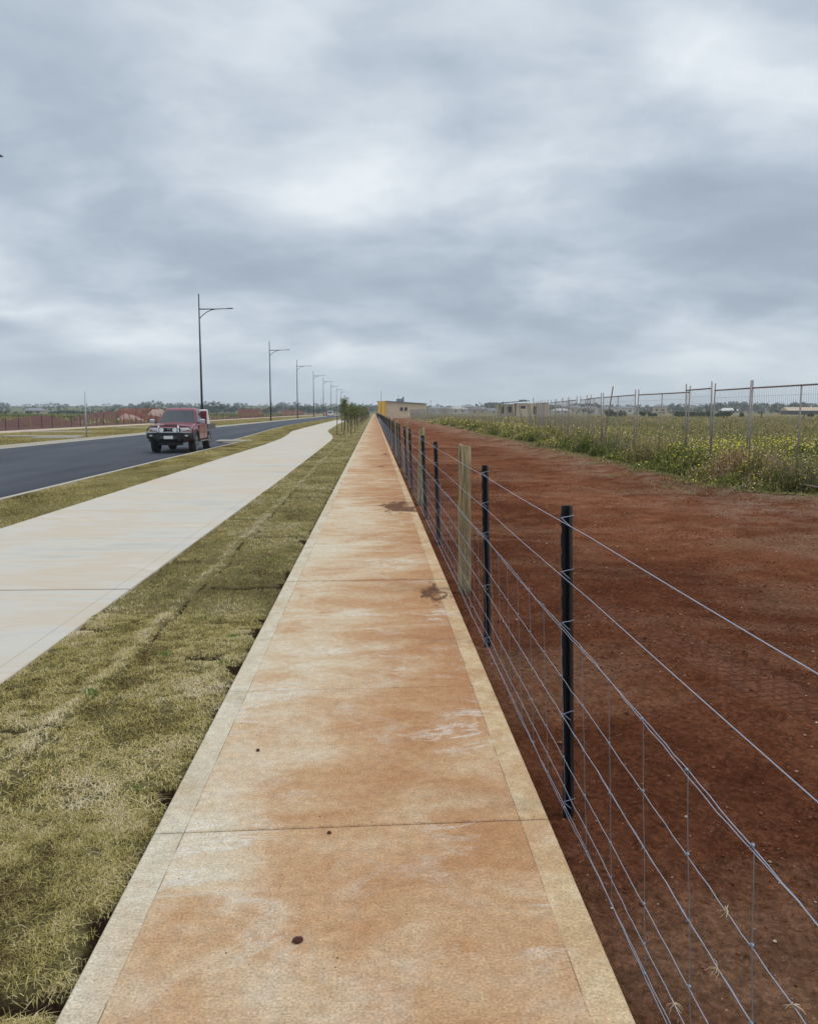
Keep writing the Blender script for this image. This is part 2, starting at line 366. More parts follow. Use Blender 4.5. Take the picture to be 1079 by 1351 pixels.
M['lampglass'] = plain('lamp_diffuser', (.6, .62, .64), .3)
M['pole'] = plain('pale_pole', (.42, .44, .44), .5, .4)
M['stake'] = plain('stake_timber', (.075, .055, .04), .9, var=.3, scale=15)
M['tie'] = plain('tie_webbing', (.17, .13, .09), .9)
M['tan'] = mat_brick()
M['tanpanel'] = plain('tan_panel', (.50, .40, .28), .85, var=.15, scale=1)
M['yellow'] = plain('yellow_cladding', (.80, .46, .01), .7, var=.1, scale=1)
M['dark'] = plain('dark_opening', (.02, .02, .022), .4)
M['roof'] = plain('grey_roof', (.19, .2, .22), .6, var=.1)
M['white'] = plain('pale_render', (.62, .6, .56), .7, var=.08, scale=1)
M['orange'] = plain('orange_barrier_mesh', (.34, .085, .045), .7, var=.2, scale=1)
M['dirtpile'] = plain('red_spoil', (.125, .048, .030), .95, var=.5, scale=.8, bump=.3)
M['sandpile'] = plain('pale_sand', (.60, .52, .44), .95, var=.12, scale=.8, bump=.1)
M['straw'] = plain('dry_straw', (.50, .40, .26), .9, var=.2, scale=40)
M['clod'] = plain('dirt_clod', (.07, .026, .016), .95, var=.3, scale=60)

# ------------------------------------------------------------------ setting
def lerp_tab(tab, y):
    ys = [t[0] for t in tab]; xs = [t[1] for t in tab]; return np.interp(y, ys, xs)
FAR = 620.0
# x of each long edge as a function of y (metres)
T_sharedR = [(-3, -2.22), (20, -2.24), (40, -2.38), (47, -2.45), (52, -2.62), (57, -2.95), (64, -3.55), (71, -4.0), (85, -4.3), (105, -4.7), (160, -5.0), (FAR, -5.2)]
T_sharedL = [(-3, -5.12), (12, -5.16), (28, -5.30), (40, -5.35), (50, -5.6), (60, -6.2), (67, -6.75), (83, -7.0), (160, -7.4), (FAR, -7.8)]
T_kerbN = [(-3, -6.98), (15, -7.0), (27, -7.2), (45.9, -7.3), (46.1, -8.15), (47.5, -8.15), (60, -8.7), (75, -9.5), (94, -10.2), (120, -10.6), (FAR, -10.8)]
T_kerbF = [(-3, -17.6), (FAR, -18.0)]
ZR = -.12
YS = sorted(set([-3, 46.0, 46.1, 45.9] + [float(v) for v in np.arange(-3, 60, 1.0)] + [float(v) for v in np.geomspace(60, FAR, 60)]))

def strip(name, tabL, tabR, z, th, mat, nx=1, dz=None, ys=YS, offL=0, offR=0):
    """solid strip between two edges, thickness th downward"""
    V = []; Fq = []; n = nx + 1
    for y in ys:
        a = lerp_tab(tabL, y) + offL; b = lerp_tab(tabR, y) + offR
        for i in range(n):
            x = a + (b - a) * i / nx
            V.append((x, y, z + (dz(x, y) if dz else 0)))
    m = len(V); V += [(v[0], v[1], z - th) for v in V]
    for r in range(len(ys) - 1):
        for i in range(nx):
            q = r*n+i; Fq.append((q, q+1, q+n+1, q+n)); Fq.append((m+q, m+q+n, m+q+n+1, m+q+1))
        Fq.append((r*n, (r+1)*n, m+(r+1)*n, m+r*n)); q = r*n+nx; Fq.append((q, m+q, m+q+n, q+n))
    Fq.append(tuple([0, m, m+nx, nx])); q = (len(ys)-1)*n; Fq.append((q, q+nx, m+q+nx, m+q))
    o = np_mesh(name, np.array(V), np.array(Fq), mat); tag(o, kind='structure'); return o

# ground: one sheet to the horizon
def ground():
    rr = np.concatenate([[0.0], np.geomspace(4, 9000, 70)]); na = 96
    V = [(0, 60, -.30)]; Fq = []
    for r in rr[1:]:
        for k in range(na):
            a = 2*math.pi*k/na; V.append((r*math.sin(a), 60 + r*math.cos(a), -.30))
    V = np.array(V)
    V = np.vstack([V]); F4 = []
    for i in range(len(rr)-2):
        for k in range(na):
            a = 1+i*na+k; b = 1+i*na+(k+1) % na; F4.append((a, b, b+na, a+na))
    for k in range(0, na, 2): F4.append((0, 1+(k+2) % na, 1+(k+1) % na, 1+k))
    d = np.hypot(V[:, 0], V[:, 1]); far = np.clip((d-700)/900, 0, 1); far = far*far*(3-2*far)
    V[:, 2] += far*(5 + 9*fbm(V[:, 0]/900+4, V[:, 1]/900, 3, 3))
    o = np_mesh('ground', V, np.array(F4), M['plain'], True); tag(o, kind='structure')
ground()

# narrow footpath: slabs with real gaps between them
def footpath():
    cuts = [(-.6, .006), (1.42, .004), (3.02, .010), (4.61, .007), (7.70, .034)]
    y = 7.70; k = 0
    while y < FAR:
        y += 1.56 if y < 60 else 6.0; k += 1; cuts.append((y, .03 if k % 4 == 0 else .005))
    skew = -.032; mb = MB()
    for i in range(len(cuts)-1):
        (a, ga), (b, gb) = cuts[i], cuts[i+1]
        a += ga/2; b -= gb/2; c = .005
        xs = (-.85, -.85+c, .68-c, .68)
        def P(x, y, z): return (x, y - skew*x*(1 if y < 60 else 0), z)
        vs = []
        for (yy, zz) in ((a, -c), (a+c, 0), (b-c, 0), (b, -c)):
            for j, x in enumerate(xs): vs.append(P(x, yy, min(zz, -c if j in (0, 3) else 0)))
        base = [P(-.85, a, -.12), P(.68, a, -.12), P(.68, b, -.12), P(-.85, b, -.12)]
        fs = [(r*4+j, r*4+j+1, r*4+j+5, r*4+j+4) for r in range(3) for j in range(3)]
        fs += [(16, 17, 3, 2, 1, 0), (17, 18, 15, 11, 7, 3), (18, 19, 12, 13, 14, 15), (19, 16, 0, 4, 8, 12)]
        mb.add(vs+base, fs)
    o = mb.build('footpath', M['path']); tag(o, kind='structure')
    b = MB().box((-.085, (FAR-3)/2, -.075), (1.50, FAR+3, .10)).build('joint_bed', M['joint']); tag(b, kind='structure')
footpath()

# wide pale path, slabs separated by joints
def wide_path():
    ys = [-3, 1.3, 4.3, 7.38]; y = 7.38
    while y < 130: y += 3.03; ys.append(y)
    ys += [FAR]; mb = MB()
    for i in range(len(ys)-1):
        a = ys[i]+.007; b = ys[i+1]-.007
        if i == 3: a += .03
        if ys[i+1]-ys[i] > 10: rows = list(np.linspace(a, b, 30))
        else: rows = [a, a+.006, (a+b)/2, b-.006, b]
        V = []; n = 4
        for r, yy in enumerate(rows):
            l = float(lerp_tab(T_sharedL, yy)); q = float(lerp_tab(T_sharedR, yy))
            e = (r == 0 or r == len(rows)-1)
            for j, x in enumerate((l, l+.006, q-.006, q)):
                V.append((x, yy, -.006 if (e or j in (0, 3)) else 0.0))
        F4 = [(r*4+j, r*4+j+1, r*4+j+5, r*4+j+4) for r in range(len(rows)-1) for j in range(3)]
        m = len(V); V += [(v[0], v[1], -.11) for v in V]
        for r in range(len(rows)-1):
            F4.append((r*4, r*4+4, m+r*4+4, m+r*4)); F4.append((r*4+3, m+r*4+3, m+r*4+7, r*4+7))
        F4.append((0, m, m+3, 3, 2, 1)); q = (len(rows)-1)*4; F4.append((q, q+1, q+2, q+3, m+q+3, m+q))
        mb.add(V, F4)
    o = mb.build('shared_path', M['shared']); tag(o, kind='structure')
wide_path()

# road and kerbs
strip('road', T_kerbF, T_kerbN, ZR, .08, M['asphalt'], nx=4, offL=.05, offR=-.05)
def kerb(name, tab, side):
    # concrete kerb: gutter tray, sloped face and flat top; side=+1 when the verge lies to +x
    prof = [(-.30, ZR+.004), (-.05, ZR+.012), (.0, -.01), (.03, .0), (.15, .0), (.15, -.2), (-.30, -.2)]
    mb = MB(); V = []; n = len(prof); ys = YS
    for y in ys:
        x = float(lerp_tab(tab, y))
        for dx, z in prof: V.append((x + side*dx, y, z))
    fs = [(r*n+j, r*n+(j+1) % n, (r+1)*n+(j+1) % n, (r+1)*n+j) for r in range(len(ys)-1) for j in range(n)]
    fs += [tuple(range(n)), tuple((len(ys)-1)*n+j for j in range(n))]
    mb.add(V, fs); o = mb.build(name, M['kerb']); tag(o, kind='structure')
kerb('kerb', T_kerbN, 1); kerb('kerb_across', T_kerbF, -1)

def hum(x, y): return 0.012*(fbm(x*2.2, y*2.2, 3, 5)-.5)
def turf_z(x, y):
    """height of the near turf, with lifted seams and dips at the roll ends"""
    x = np.asarray(x, float); y = np.asarray(y, float)
    z = -.022 + .03*(fbm(x*3.1, y*2.3, 4, 11)-.5) + .02*(fbm(x*.9, y*.7, 2, 12)-.5)
    s = seam_d(x, y); z = z + .022*np.exp(-((s+.05)/.06)**2) - .02*np.exp(-(s/.018)**2)
    z = z - .035*cross(x, y)
    e = np.clip((-.86-x)/.07, 0, 1); z = z - .03*(1-e)
    return z
def seam_d(x, y): return x + 1.60 + .07*(fbm(y*.9, y*0+3, 3, 21)-.5)*2 + .0018*y
def cross(x, y):
    w = 0
    for yy, x0, x1, wd in ((2.12, -1.6, -.8, .05), (6.05, -2.4, -1.95, .05), (7.55, -1.55, -.9, .05), (8.9, -2.4, -1.9, .07), (4.1, -2.4, -1.6, .03), (5.3, -1.25, -1.0, .06), (10.6, -1.6, -.9, .05), (12.4, -2.3, -1.6, .06), (15.5, -1.6, -.9, .08)):
        d = (y - yy - .10*(fbm(x*3, x*0+yy, 2, 8)-.5))/wd
        w = w + np.exp(-d*d)*((x > x0) & (x < x1))
    return np.clip(w, 0, 1)
def notch_w(y): return .020 + .16*np.clip(fbm(y*6, y*0+2, 3, 72)-.57, 0, 1)*2
def bare_soil(x, y):
    s = seam_d(x, y)
    return np.clip(np.maximum.reduce([(np.abs(s-.01) < .016)*np.clip((fbm(y*2.1, y*0+5, 3, 73)-.50)*9, 0, 1), cross(x, y)*1.4, np.clip((x+.86+notch_w(y))/.02, 0, 1)]), 0, 1)
def grid_sheet(name, xs_fn, ys, zf, mat, tf=None):
    V = []; n = None
    for y in ys:
        xs = xs_fn(y); n = len(xs); V.append(np.stack([xs, np.full(n, y), zf(xs, np.full(n, y))], 1))
    m = len(V); V = np.concatenate(V)
    idx = np.arange(m*n).reshape(m, n)
    F4 = np.stack([idx[:-1, :-1], idx[:-1, 1:], idx[1:, 1:], idx[1:, :-1]], -1).reshape(-1, 4)
    o = np_mesh(name, V, F4, mat, True, tint=None if tf is None else tf(V[:, 0], V[:, 1])); return tag(o, kind='structure')
ysn = np.concatenate([np.arange(.8, 8, .03), np.arange(8, 20, .1), np.arange(20, 60, .5), np.geomspace(60, FAR, 60)])
grid_sheet('verge', lambda y: np.linspace(float(lerp_tab(T_sharedR, y))-.02, -.84, 90), ysn, turf_z, M['turf'], bare_soil)
grid_sheet('verge_by_road', lambda y: np.linspace(float(lerp_tab(T_kerbN, y))+.14, float(lerp_tab(T_sharedL, y))+.02, 14), np.concatenate([np.arange(-3, 20, .3), np.arange(20, 60, 1.), np.geomspace(60, FAR, 60)]),
           lambda x, y: -.012+.03*(fbm(x*2, y*2, 3, 31)-.5), M['turf'])
grid_sheet('verge_across', lambda y: np.linspace(-30.2, float(lerp_tab(T_kerbF, y))-.14, 12), np.concatenate([np.arange(-3, 100, 2.), np.geomspace(100, FAR, 30)]),
           lambda x, y: -.02+.05*(fbm(x*.6, y*.6, 3, 33)-.5), M['turf'])
T_a = [(-3, -30.4), (FAR, -30.4)]; T_b = [(-3, -27.9), (FAR, -27.9)]
M['claypath'] = plain('clay_path', (.52, .40, .29), .9, var=.12, scale=.5)
strip('path_across', T_a, T_b, .03, .3, M['claypath'])
for (x, y, w, l) in ((-20.2, 50.5, 1.4, 5.0), (-22.5, 51, 1.5, 3), (-20, 58, 1.2, 2.6), (-19, 56.0, 1.8, 1.2), (-24.5, 47, 1.4, 2)):
    pass
# earth beyond the path across
def earth_z(x, y): return -.02 + .25*(fbm(x*.12, y*.12, 4, 41)-.5) - .25*np.clip((-30.6-x)/3, 0, 1)*0
grid_sheet('cleared_earth', lambda y: np.linspace(-75, -30.3, 40), np.concatenate([np.arange(-3, 120, 3.), np.geomspace(120, FAR, 24)]), earth_z, M['dirtpile'])

# dirt track with ruts and clods
def soil_z(x, y):
    z = -.045 + .05*(fbm(x*1.3, y*1.1, 4, 51)-.5) + .050*(fbm(x*9, y*9, 4, 52, .65)-.5) + .02*np.clip(fbm(x*22, y*22, 2, 57)-.62, 0, 1)*3
    z = z + .03*np.exp(-((x-.86)/.09)**2)*0
    # low windrow of loose earth at the edge of the weeds
    z = z + .10*np.exp(-((x-np.interp(y, [14, 15.5, 17, 60], [8.6, 7.4, 6.9, 7.4]))/.5)**2)*(.4+fbm(x*2, y*2, 3, 53))*np.clip((y-11)/3, 0, 1)
    # tyre print
    u = (x-2.3) + (y-5.0)*.24
    band = np.clip(1-np.abs(u)/.26, 0, 1); on = (np.clip(band*5, 0, 1))*np.clip((y-2.9)/.5, 0, 1)*np.clip((7.6-y)/1.4, 0, 1)*np.clip(fbm(x*2, y*2, 2, 54)*3-.6, 0, 1)
    t = np.clip(np.maximum(np.abs(((y/.075+.5*(np.floor(u/.11) % 2)) % 1)-.5), np.abs(((u/.11) % 1)-.5))*2-.55, 0, .4)*2.5
    z = z - on*.006 + .018*np.exp(-((np.abs(u)-.29)/.05)**2)*np.clip((y-2.9)/.5, 0, 1)*np.clip((7.6-y)/1.4, 0, 1)
    for x0, dep in ((3.1, .03), (4.7, .045), (6.2, .03)):
        z = z - dep*np.exp(-((x-x0-.3*np.sin(y*.13))/.16)**2)*np.clip((y-6)/6, 0, 1)
    return z
def xs_soil(y): return XS
XS = np.concatenate([np.arange(.66, 3.4, .022), np.arange(3.4, 8, .07), np.arange(8, 13, .35)])
ysd = [.9]
while ysd[-1] < 300: ysd.append(ysd[-1] + max(.02, .0075*ysd[-1]))
grid_sheet('dirt_track', xs_soil, ysd, soil_z, M['soil'])
def field_z(x, y):
    e = np.interp(y, [9, 13, 14.6, 15.4, 16.2, 18, 60], [12.5, 10.5, 9, 8.1, 7.5, 7.4, 7.8])
    return -.12 + .16*np.clip((x-e)/.8, 0, 1) + .06*(fbm(x*.5, y*.5, 3, 61)-.5)
grid_sheet('field', lambda y: np.concatenate([np.arange(7, 12, .25), np.geomspace(12.5, 420, 44)]), np.concatenate([np.arange(2, 40, .5), np.geomspace(40, FAR, 60)]), field_z, M['field'])
# ------------------------------------------------------------------ grass, weeds, pebbles
def ribbons(x, y, z, h, w, tint, lean=.6, droop=.35, seg=2, stem=None):
    n = len(x); a = rng.uniform(0, 2*np.pi, n); b = a + np.pi/2 + rng.normal(0, .5, n)
    ln = np.abs(rng.normal(0, lean, n)); hx = np.cos(a); hy = np.sin(a); wx = np.cos(b)*w/2; wy = np.sin(b)*w/2
    if seg == 1:
        V = np.stack([np.stack([x-wx, y-wy, z], 1), np.stack([x+wx, y+wy, z], 1),
                      np.stack([x+hx*h*ln, y+hy*h*ln, z+h*np.clip(1-droop*ln, .1, 1)], 1)], 1)
        return V.reshape(-1, 3), np.arange(3*n).reshape(n, 3), np.repeat(tint, 3)
    mx = x+hx*h*ln*.35; my = y+hy*h*ln*.35; mz = z+h*.6
    tx = x+hx*h*ln*1.1; ty = y+hy*h*ln*1.1; tz = z+h*np.clip(1-droop*ln*1.3, .05, 1)
    V = np.stack([np.stack([x-wx, y-wy, z], 1), np.stack([x+wx, y+wy, z], 1), np.stack([mx-wx*.8, my-wy*.8, mz], 1),
                  np.stack([mx+wx*.8, my+wy*.8, mz], 1), np.stack([tx, ty, tz], 1)], 1)
    base = (np.arange(n)*5)[:, None]
    Fc = np.concatenate([base+[0, 1, 3], base+[0, 3, 2], base+[2, 3, 4]])
    return V.reshape(-1, 3), Fc, np.repeat(tint, 5)
def join(parts):
    V = []; Fc = []; T = []; o = 0
    for v, f, t in parts: V.append(v); Fc.append(f+o); T.append(t); o += len(v)
    return np.concatenate(V), np.concatenate(Fc), np.concatenate(T)
def turf_blades():
    P = []
    for (y0, y1, dens, h, w, seg) in ((1.2, 3.2, 85000, .017, .0024, 2), (3.2, 6.5, 32000, .018, .0036, 2), (6.5, 13, 7000, .024, .0055, 1), (13, 30, 2100, .026, .010, 1), (30, 75, 420, .03, .022, 1)):
        xl = -2.30; area = (-.86-xl)*(y1-y0) * (1.6 if y1 > 50 else 1); n = int(area*dens)
        y = rng.uniform(y0, y1, n); x = rng.uniform(-4.0 if y1 > 50 else xl, -.80, n)
        xr = lerp_tab(T_sharedR, y)
        edge_l = .045*(fbm(x*0+y*3, y*0, 3, 71)-.35); keep = (x > xr - edge_l)
        # ragged right edge with dark notches of bare soil
        notch = notch_w(y); keep &= (x < -.85-notch+.02*rng.normal(size=n))
        s = seam_d(x, y); bare = fbm(y*2.1, y*0+5, 3, 73)
        keep &= ~((np.abs(s-.01) < .016*np.clip((bare-.47)*9, 0, 1)) & (rng.random(n) < .85))
        keep &= rng.random(n) > cross(x, y)*1.15
        keep &= rng.random(n) > np.clip((fbm(x*16, y*16, 3, 77)-.52)*7, 0, .92)
        x = x[keep]; y = y[keep]; s = s[keep]; n = len(x); z = turf_z(x, y) - .002
        cl = fbm(x*1.7, y*1.2, 4, 74); fine = fbm(x*14, y*14, 2, 75)
        t = .42 + (cl-.5)*1.5 + (fine-.5)*.65 + rng.normal(0, .20, n)
        t = t + .42*np.exp(-((s+.07)/.07)**2) - .03
        t = np.clip(t, 0, .962); g = fbm(x*5, y*5, 2, 76) > .80; t[g & (rng.random(n) < .7)] = 1.0
        hh = h*rng.uniform(.5, 1.5, n)*(1+.5*(fine-.5)); P.append(ribbons(x, y, z, hh, w*rng.uniform(.6, 1.3, n), t, 1.5, .36, seg))
    V, Fc, T = join(P); o = np_mesh('turf_grass', V, Fc, M['blade'], tint=T); tag(o, kind='stuff')
    P = []
    for (y0, y1, n, h, w) in ((11, 30, 60000, .024, .012), (30, 80, 50000, .03, .028), (80, 200, 30000, .05, .07)):
        y = rng.uniform(y0, y1, n); k = rng.random(n); l = lerp_tab(T_kerbN, y)+.15; r = lerp_tab(T_sharedL, y)-.0
        x = l+(r-l)*k; t = np.clip(.40+(fbm(x*1.5, y, 3, 81)-.5)*1.0+rng.normal(0, .17, n), 0, .965)
        P.append(ribbons(x, y, x*0-.015, h*rng.uniform(.6, 1.4, n), w*rng.uniform(.6, 1.3, n), t, .9, .4, 1))
    for (y0, y1, n, h, w) in ((40, 90, 60000, .05, .05), (90, 250, 40000, .06, .12)):
        y = rng.uniform(y0, y1, n); x = rng.uniform(-27.9, -18.1, n); t = np.clip(.40+(fbm(x*.3, y*.3, 3, 82)-.5)*.8+rng.normal(0, .15, n), 0, .965)
        P.append(ribbons(x, y, x*0-.03, h*rng.uniform(.6, 1.4, n), w*rng.uniform(.6, 1.3, n), t, .8, .4, 1))
    V, Fc, T = join(P); o = np_mesh('roadside_grass', V, Fc, M['blade'], tint=T); tag(o, kind='stuff')
turf_blades()

def weed_edge(y): return np.interp(y, [9, 13, 14.3, 15.1, 15.8, 17, 21, 25, 30, 36, 43, 52, 73, 105, 150, 200, 300], [12.5, 10.5, 9.2, 8.1, 7.4, 7.2, 7.45, 7.55, 7.9, 7.75, 8.1, 7.8, 8.4, 8.5, 7.6, 7.0, 7.0]) + .22*np.sin(y*1.7) + .5*(fbm(y*1.1, np.asarray(y)*0+1, 3, 99)-.5)
def field_plants():
    P = []; Fl = []; Lf = []
    def wedge(n, y0, y1, pw=1.6, side=.66):
        u = rng.random(n); y = (y0**(1-pw) + u*(y1**(1-pw)-y0**(1-pw)))**(1/(1-pw))
        e = weed_edge(y); x = e + (np.maximum(side*y+3, e+4)-e)*rng.random(n); return x, y
    # slender stems: knee to waist high near the track, lower behind
    x, y = wedge(230000, 11, 260); n = len(x); e = weed_edge(y)
    patch = fbm(x*.35, y*.35, 4, 91); up = np.clip((x-e)/.5, .15, 1)
    h = (.36+.62*np.clip(patch-.35, 0, .5)*2+.22*np.exp(-((x-e-.9)/.9)**2))*rng.uniform(.45, 1.25, n)*up*np.clip(1.0-(y-40)/160, .45, 1)
    t = np.clip(.60+(fbm(x*.5+9, y*.5, 3, 92)-.5)*1.3+rng.normal(0, .16, n), 0, 1)
    P.append(ribbons(x, y, field_z(x, y)-.01, h, (.0045+.00052*y)*rng.uniform(.6, 1.4, n), t, .55, .4, 2))
    # leafy low growth: small leaf quads as ribbons starting off the ground
    x, y = wedge(150000, 11, 120, 1.9); n = len(x); e = weed_edge(y); patch = fbm(x*.5+3, y*.5, 3, 93)
    keep = (patch > .38) | (x-e < 1.4); x = x[keep]; y = y[keep]; e = e[keep]; patch = patch[keep]; n = len(x)
    zz = field_z(x, y)+rng.random(n)**1.2*.62*np.clip((x-e)/.4, .2, 1)*(.5+patch)
    hi = np.clip((zz-field_z(x, y))/.5, 0, 1); t = np.clip(.20+hi*.35+(patch-.5)*.9+rng.normal(0, .17, n), 0, 1)
    P.append(ribbons(x, y, zz, rng.uniform(.04, .11, n), (.018+.0007*y)*rng.uniform(.6, 1.3, n), t, 1.1, .5, 1))
    # runners creeping out over the bank
    n = 26000; y = rng.uniform(13.5, 60, n); x = weed_edge(y)-np.abs(rng.normal(0, .38, n))*(fbm(y*1.3, y*0, 3, 94)*2.6)
    P.append(ribbons(x, y, soil_z(x, y)+.03, rng.uniform(.03, .12, n), rng.uniform(.006, .018, n), np.clip(rng.normal(.42, .2, n)+(rng.random(n) < .5)*.35, 0, 1), 1.6, .55, 1))
    V, Fc, T = join(P); o = np_mesh('weed_field', V, Fc, M['weed'], tint=T); tag(o, kind='stuff')
    # mustard flowers in drifts; daisies near the edge
    def petals(x, y, z, s, t):
        n = len(x); a = rng.uniform(0, 6.28, n); tl = rng.uniform(-.9, .9, (n, 2)); c, q = np.cos(a)*s, np.sin(a)*s
        V = np.stack([np.stack([x+c, y+q, z+c*tl[:, 0]], 1), np.stack([x-q, y+c, z-q*tl[:, 1]+s*.3], 1), np.stack([x-c, y-q, z-c*tl[:, 0]], 1), np.stack([x+q, y-c, z+q*tl[:, 1]+s*.3], 1)], 1)
        b = (np.arange(n)*4)[:, None]; return V.reshape(-1, 3), np.concatenate([b+[0, 1, 2], b+[0, 2, 3]]), np.repeat(t, 4)
    x, y = wedge(60000, 11, 200, 1.7); dr = fbm(x*.22+40, y*.16, 3, 95); pr = np.clip((dr-.66)*7, 0.010, .5)
    k = rng.random(len(x)) < pr; x = x[k]; y = y[k]; n = len(x); e = weed_edge(y)
    Fl.append(petals(x, y, field_z(x, y)+rng.uniform(.38, .8, n)*np.clip((x-e)/.6, .3, 1), (.011+.00042*y)*rng.uniform(.7, 1.5, n), rng.uniform(0, .7, n)))
    for (cx, cy, rx, ry, m_, zt) in ((9.5, 31, 1.1, 2.6, 900, 1.0), (9.6, 22.5, 1.6, 2.5, 260, .85), (9.2, 54, .9, 5, 420, .8), (9.9, 46, 1., 4, 250, .8), (8.3, 16.0, .9, 1.0, 420, 1.0), (7.8, 17.8, .5, 2.0, 300, .95), (8.9, 20, .9, 2.2, 260, 1.0), (9.6, 17, .9, 1.4, 260, 1.1), (7.7, 20.5, .4, 1.5, 120, .8), (10, 40, 1.2, 4, 300, .9)):
        x = rng.normal(cx, rx*.6, m_); y = rng.normal(cy, ry*.6, m_); k = x > weed_edge(y)+.05; x = x[k]; y = y[k]; n = len(x)
        Fl.append(petals(x, y, field_z(x, y)+rng.uniform(.35, 1, n)*zt, (.010+.0005*y)*rng.uniform(.6, 1.2, n), rng.uniform(0, .95, n)))
    # bushy mustard clumps of uneven height crowding the dirt edge
    P = []; nb = 150; cy = 15.3*np.exp(rng.random(nb)*math.log(7.5)); cx = weed_edge(cy)+np.abs(rng.normal(0, 1, nb))*.9-.12
    extra = [(7.6, 16.0), (8.3, 15.6), (7.35, 17.2), (7.5, 18.8), (7.45, 20.2), (8.9, 15.7), (9.6, 15.9), (8.0, 16.9)]
    for i, (bx, by) in enumerate(list(zip(cx, cy))+extra):
        hgt = rng.uniform(.35, .85)*(1 if bx > float(weed_edge(by))+.3 else .6); r = rng.uniform(.22, .5); m_ = int(700/(1+.02*by)); d = rng.normal(size=(m_, 2))*r*.5; zr = rng.random(m_)**.8
        x = bx+d[:, 0]*(.5+.7*zr); y = by+d[:, 1]*(.5+.7*zr); z = field_z(x, y)+zr*hgt*np.exp(-(np.hypot(d[:, 0], d[:, 1])/(r*1.3))**2)
        P.append(ribbons(x, y, z, rng.uniform(.05, .13, m_), (.010+.0008*by)*rng.uniform(.5, 1.3, m_), np.clip(rng.normal(.30 if i % 3 else .55, .16, m_)+zr*.12, 0, 1), 1.0, .4, 1))
        if i % 4 != 3:
            q = int(rng.uniform(8, 46)); x = bx+rng.normal(0, r*.5, q); y = by+rng.normal(0, r*.5, q)
            Fl.append(petals(x, y, field_z(x, y)+hgt*rng.uniform(.55, 1.12, q), (.011+.0005*by)*rng.uniform(.7, 1.3, q), rng.uniform(0, .9, q)))
    V, Fc, T = join(P); o = np_mesh('mustard_clumps', V, Fc, M['weed'], tint=T); tag(o, kind='stuff')
    V, Fc, T = join(Fl); o = np_mesh('wildflowers', V, Fc, M['flower'], tint=T); tag(o, kind='stuff')
    # rank growth beyond the cleared earth, left
    n = 60000; y = rng.uniform(55, 420, n); x = -36-rng.random(n)**1.3*(60+y*.4); d = np.hypot(x, y)
    t = np.clip(.45+(fbm(x*.05, y*.05, 3, 96)-.5)*1.4+rng.normal(0, .12, n), 0, 1)
    k = (fbm(x*.06, y*.04, 3, 97) > .40) & ~((x > -62) & (y < 120) & (rng.random(n) < .93)); x, y, d, t = x[k], y[k], d[k], t[k]; n = len(x)
    v = ribbons(x, y, x*0-.05, rng.uniform(.3, 1.0, n), .0022*d*rng.uniform(.6, 1.4, n), t, .4, .4, 1)
    o = np_mesh('scrub_growth', *v[:2], M['weed'], tint=v[2]); tag(o, kind='stuff')
field_plants()

def stones():
    o8 = np.array([(1, 0, 0), (0, 1, 0), (-1, 0, 0), (0, -1, 0), (0, 0, 1), (0, 0, -1)], float)
    f8 = np.array([(0, 1, 4), (1, 2, 4), (2, 3, 4), (3, 0, 4), (1, 0, 5), (2, 1, 5), (3, 2, 5), (0, 3, 5)])
    def lumps(x, y, z, s, t):
        n = len(x); a = rng.uniform(0, 6.28, n); V = o8[None]*rng.uniform(.55, 1.15, (n, 6, 1))*s[:, None, None]
        V[:, :, 2] *= .6; c, q = np.cos(a)[:, None], np.sin(a)[:, None]
        X = V[:, :, 0]*c-V[:, :, 1]*q+x[:, None]; Y = V[:, :, 0]*q+V[:, :, 1]*c+y[:, None]
        return np.stack([X, Y, V[:, :, 2]+z[:, None]], 2).reshape(-1, 3), (f8[None]+(np.arange(n)*6)[:, None, None]).reshape(-1, 3), np.repeat(t, 6)
    n = 70000; y = 1.0*np.exp(rng.random(n)*math.log(26)); x = .74+rng.random(n)*np.minimum(7.2, .35+y*.62)
    k = rng.random(n) < np.clip(fbm(x*1.1, y*1.1, 3, 101)*3-1.0, .06, 1); x = x[k]; y = y[k]; n = len(x)
    s = np.minimum((.0014+.00055*y)*np.exp(rng.normal(0, .5, n)), .016); t = rng.random(n)
    a = lumps(x, y, soil_z(x, y)+s*.25, s, t)
    m = Mat('soil_crumbs', .95, spec=.1); m.col(m.ramp(m.attr(), (0., (.075, .026, .014)), (.6, (.15, .052, .027)), (.90, (.23, .09, .05)), (.965, (.36, .24, .16)), (1., (.50, .42, .32))))
    o = np_mesh('soil_crumbs', *a[:2], m.m, tint=a[2]); tag(o, kind='stuff')
    n = 480; y = 1.1*np.exp(rng.random(n)*math.log(20)); x = .9+rng.random(n)*np.minimum(6.6, .35+y*.6)
    s = rng.uniform(.003, .008, n)*(1+y*.05)*np.exp(rng.normal(0, .3, n))
    a = lumps(x, y, soil_z(x, y)+s*.3, s, rng.uniform(.86, 1, n)); o = np_mesh('pale_pebbles', *a[:2], m.m, tint=a[2]); tag(o, kind='stuff')
    n = 260; y = rng.uniform(1.2, 18, n); x = rng.uniform(-.82, .66, n); s = rng.uniform(.0012, .003, n)*(1+.1*y)
    a = lumps(x, y, s*.5, s, rng.uniform(0, .5, n)); o = np_mesh('path_grit', *a[:2], m.m, tint=a[2]); tag(o, kind='stuff')
stones()
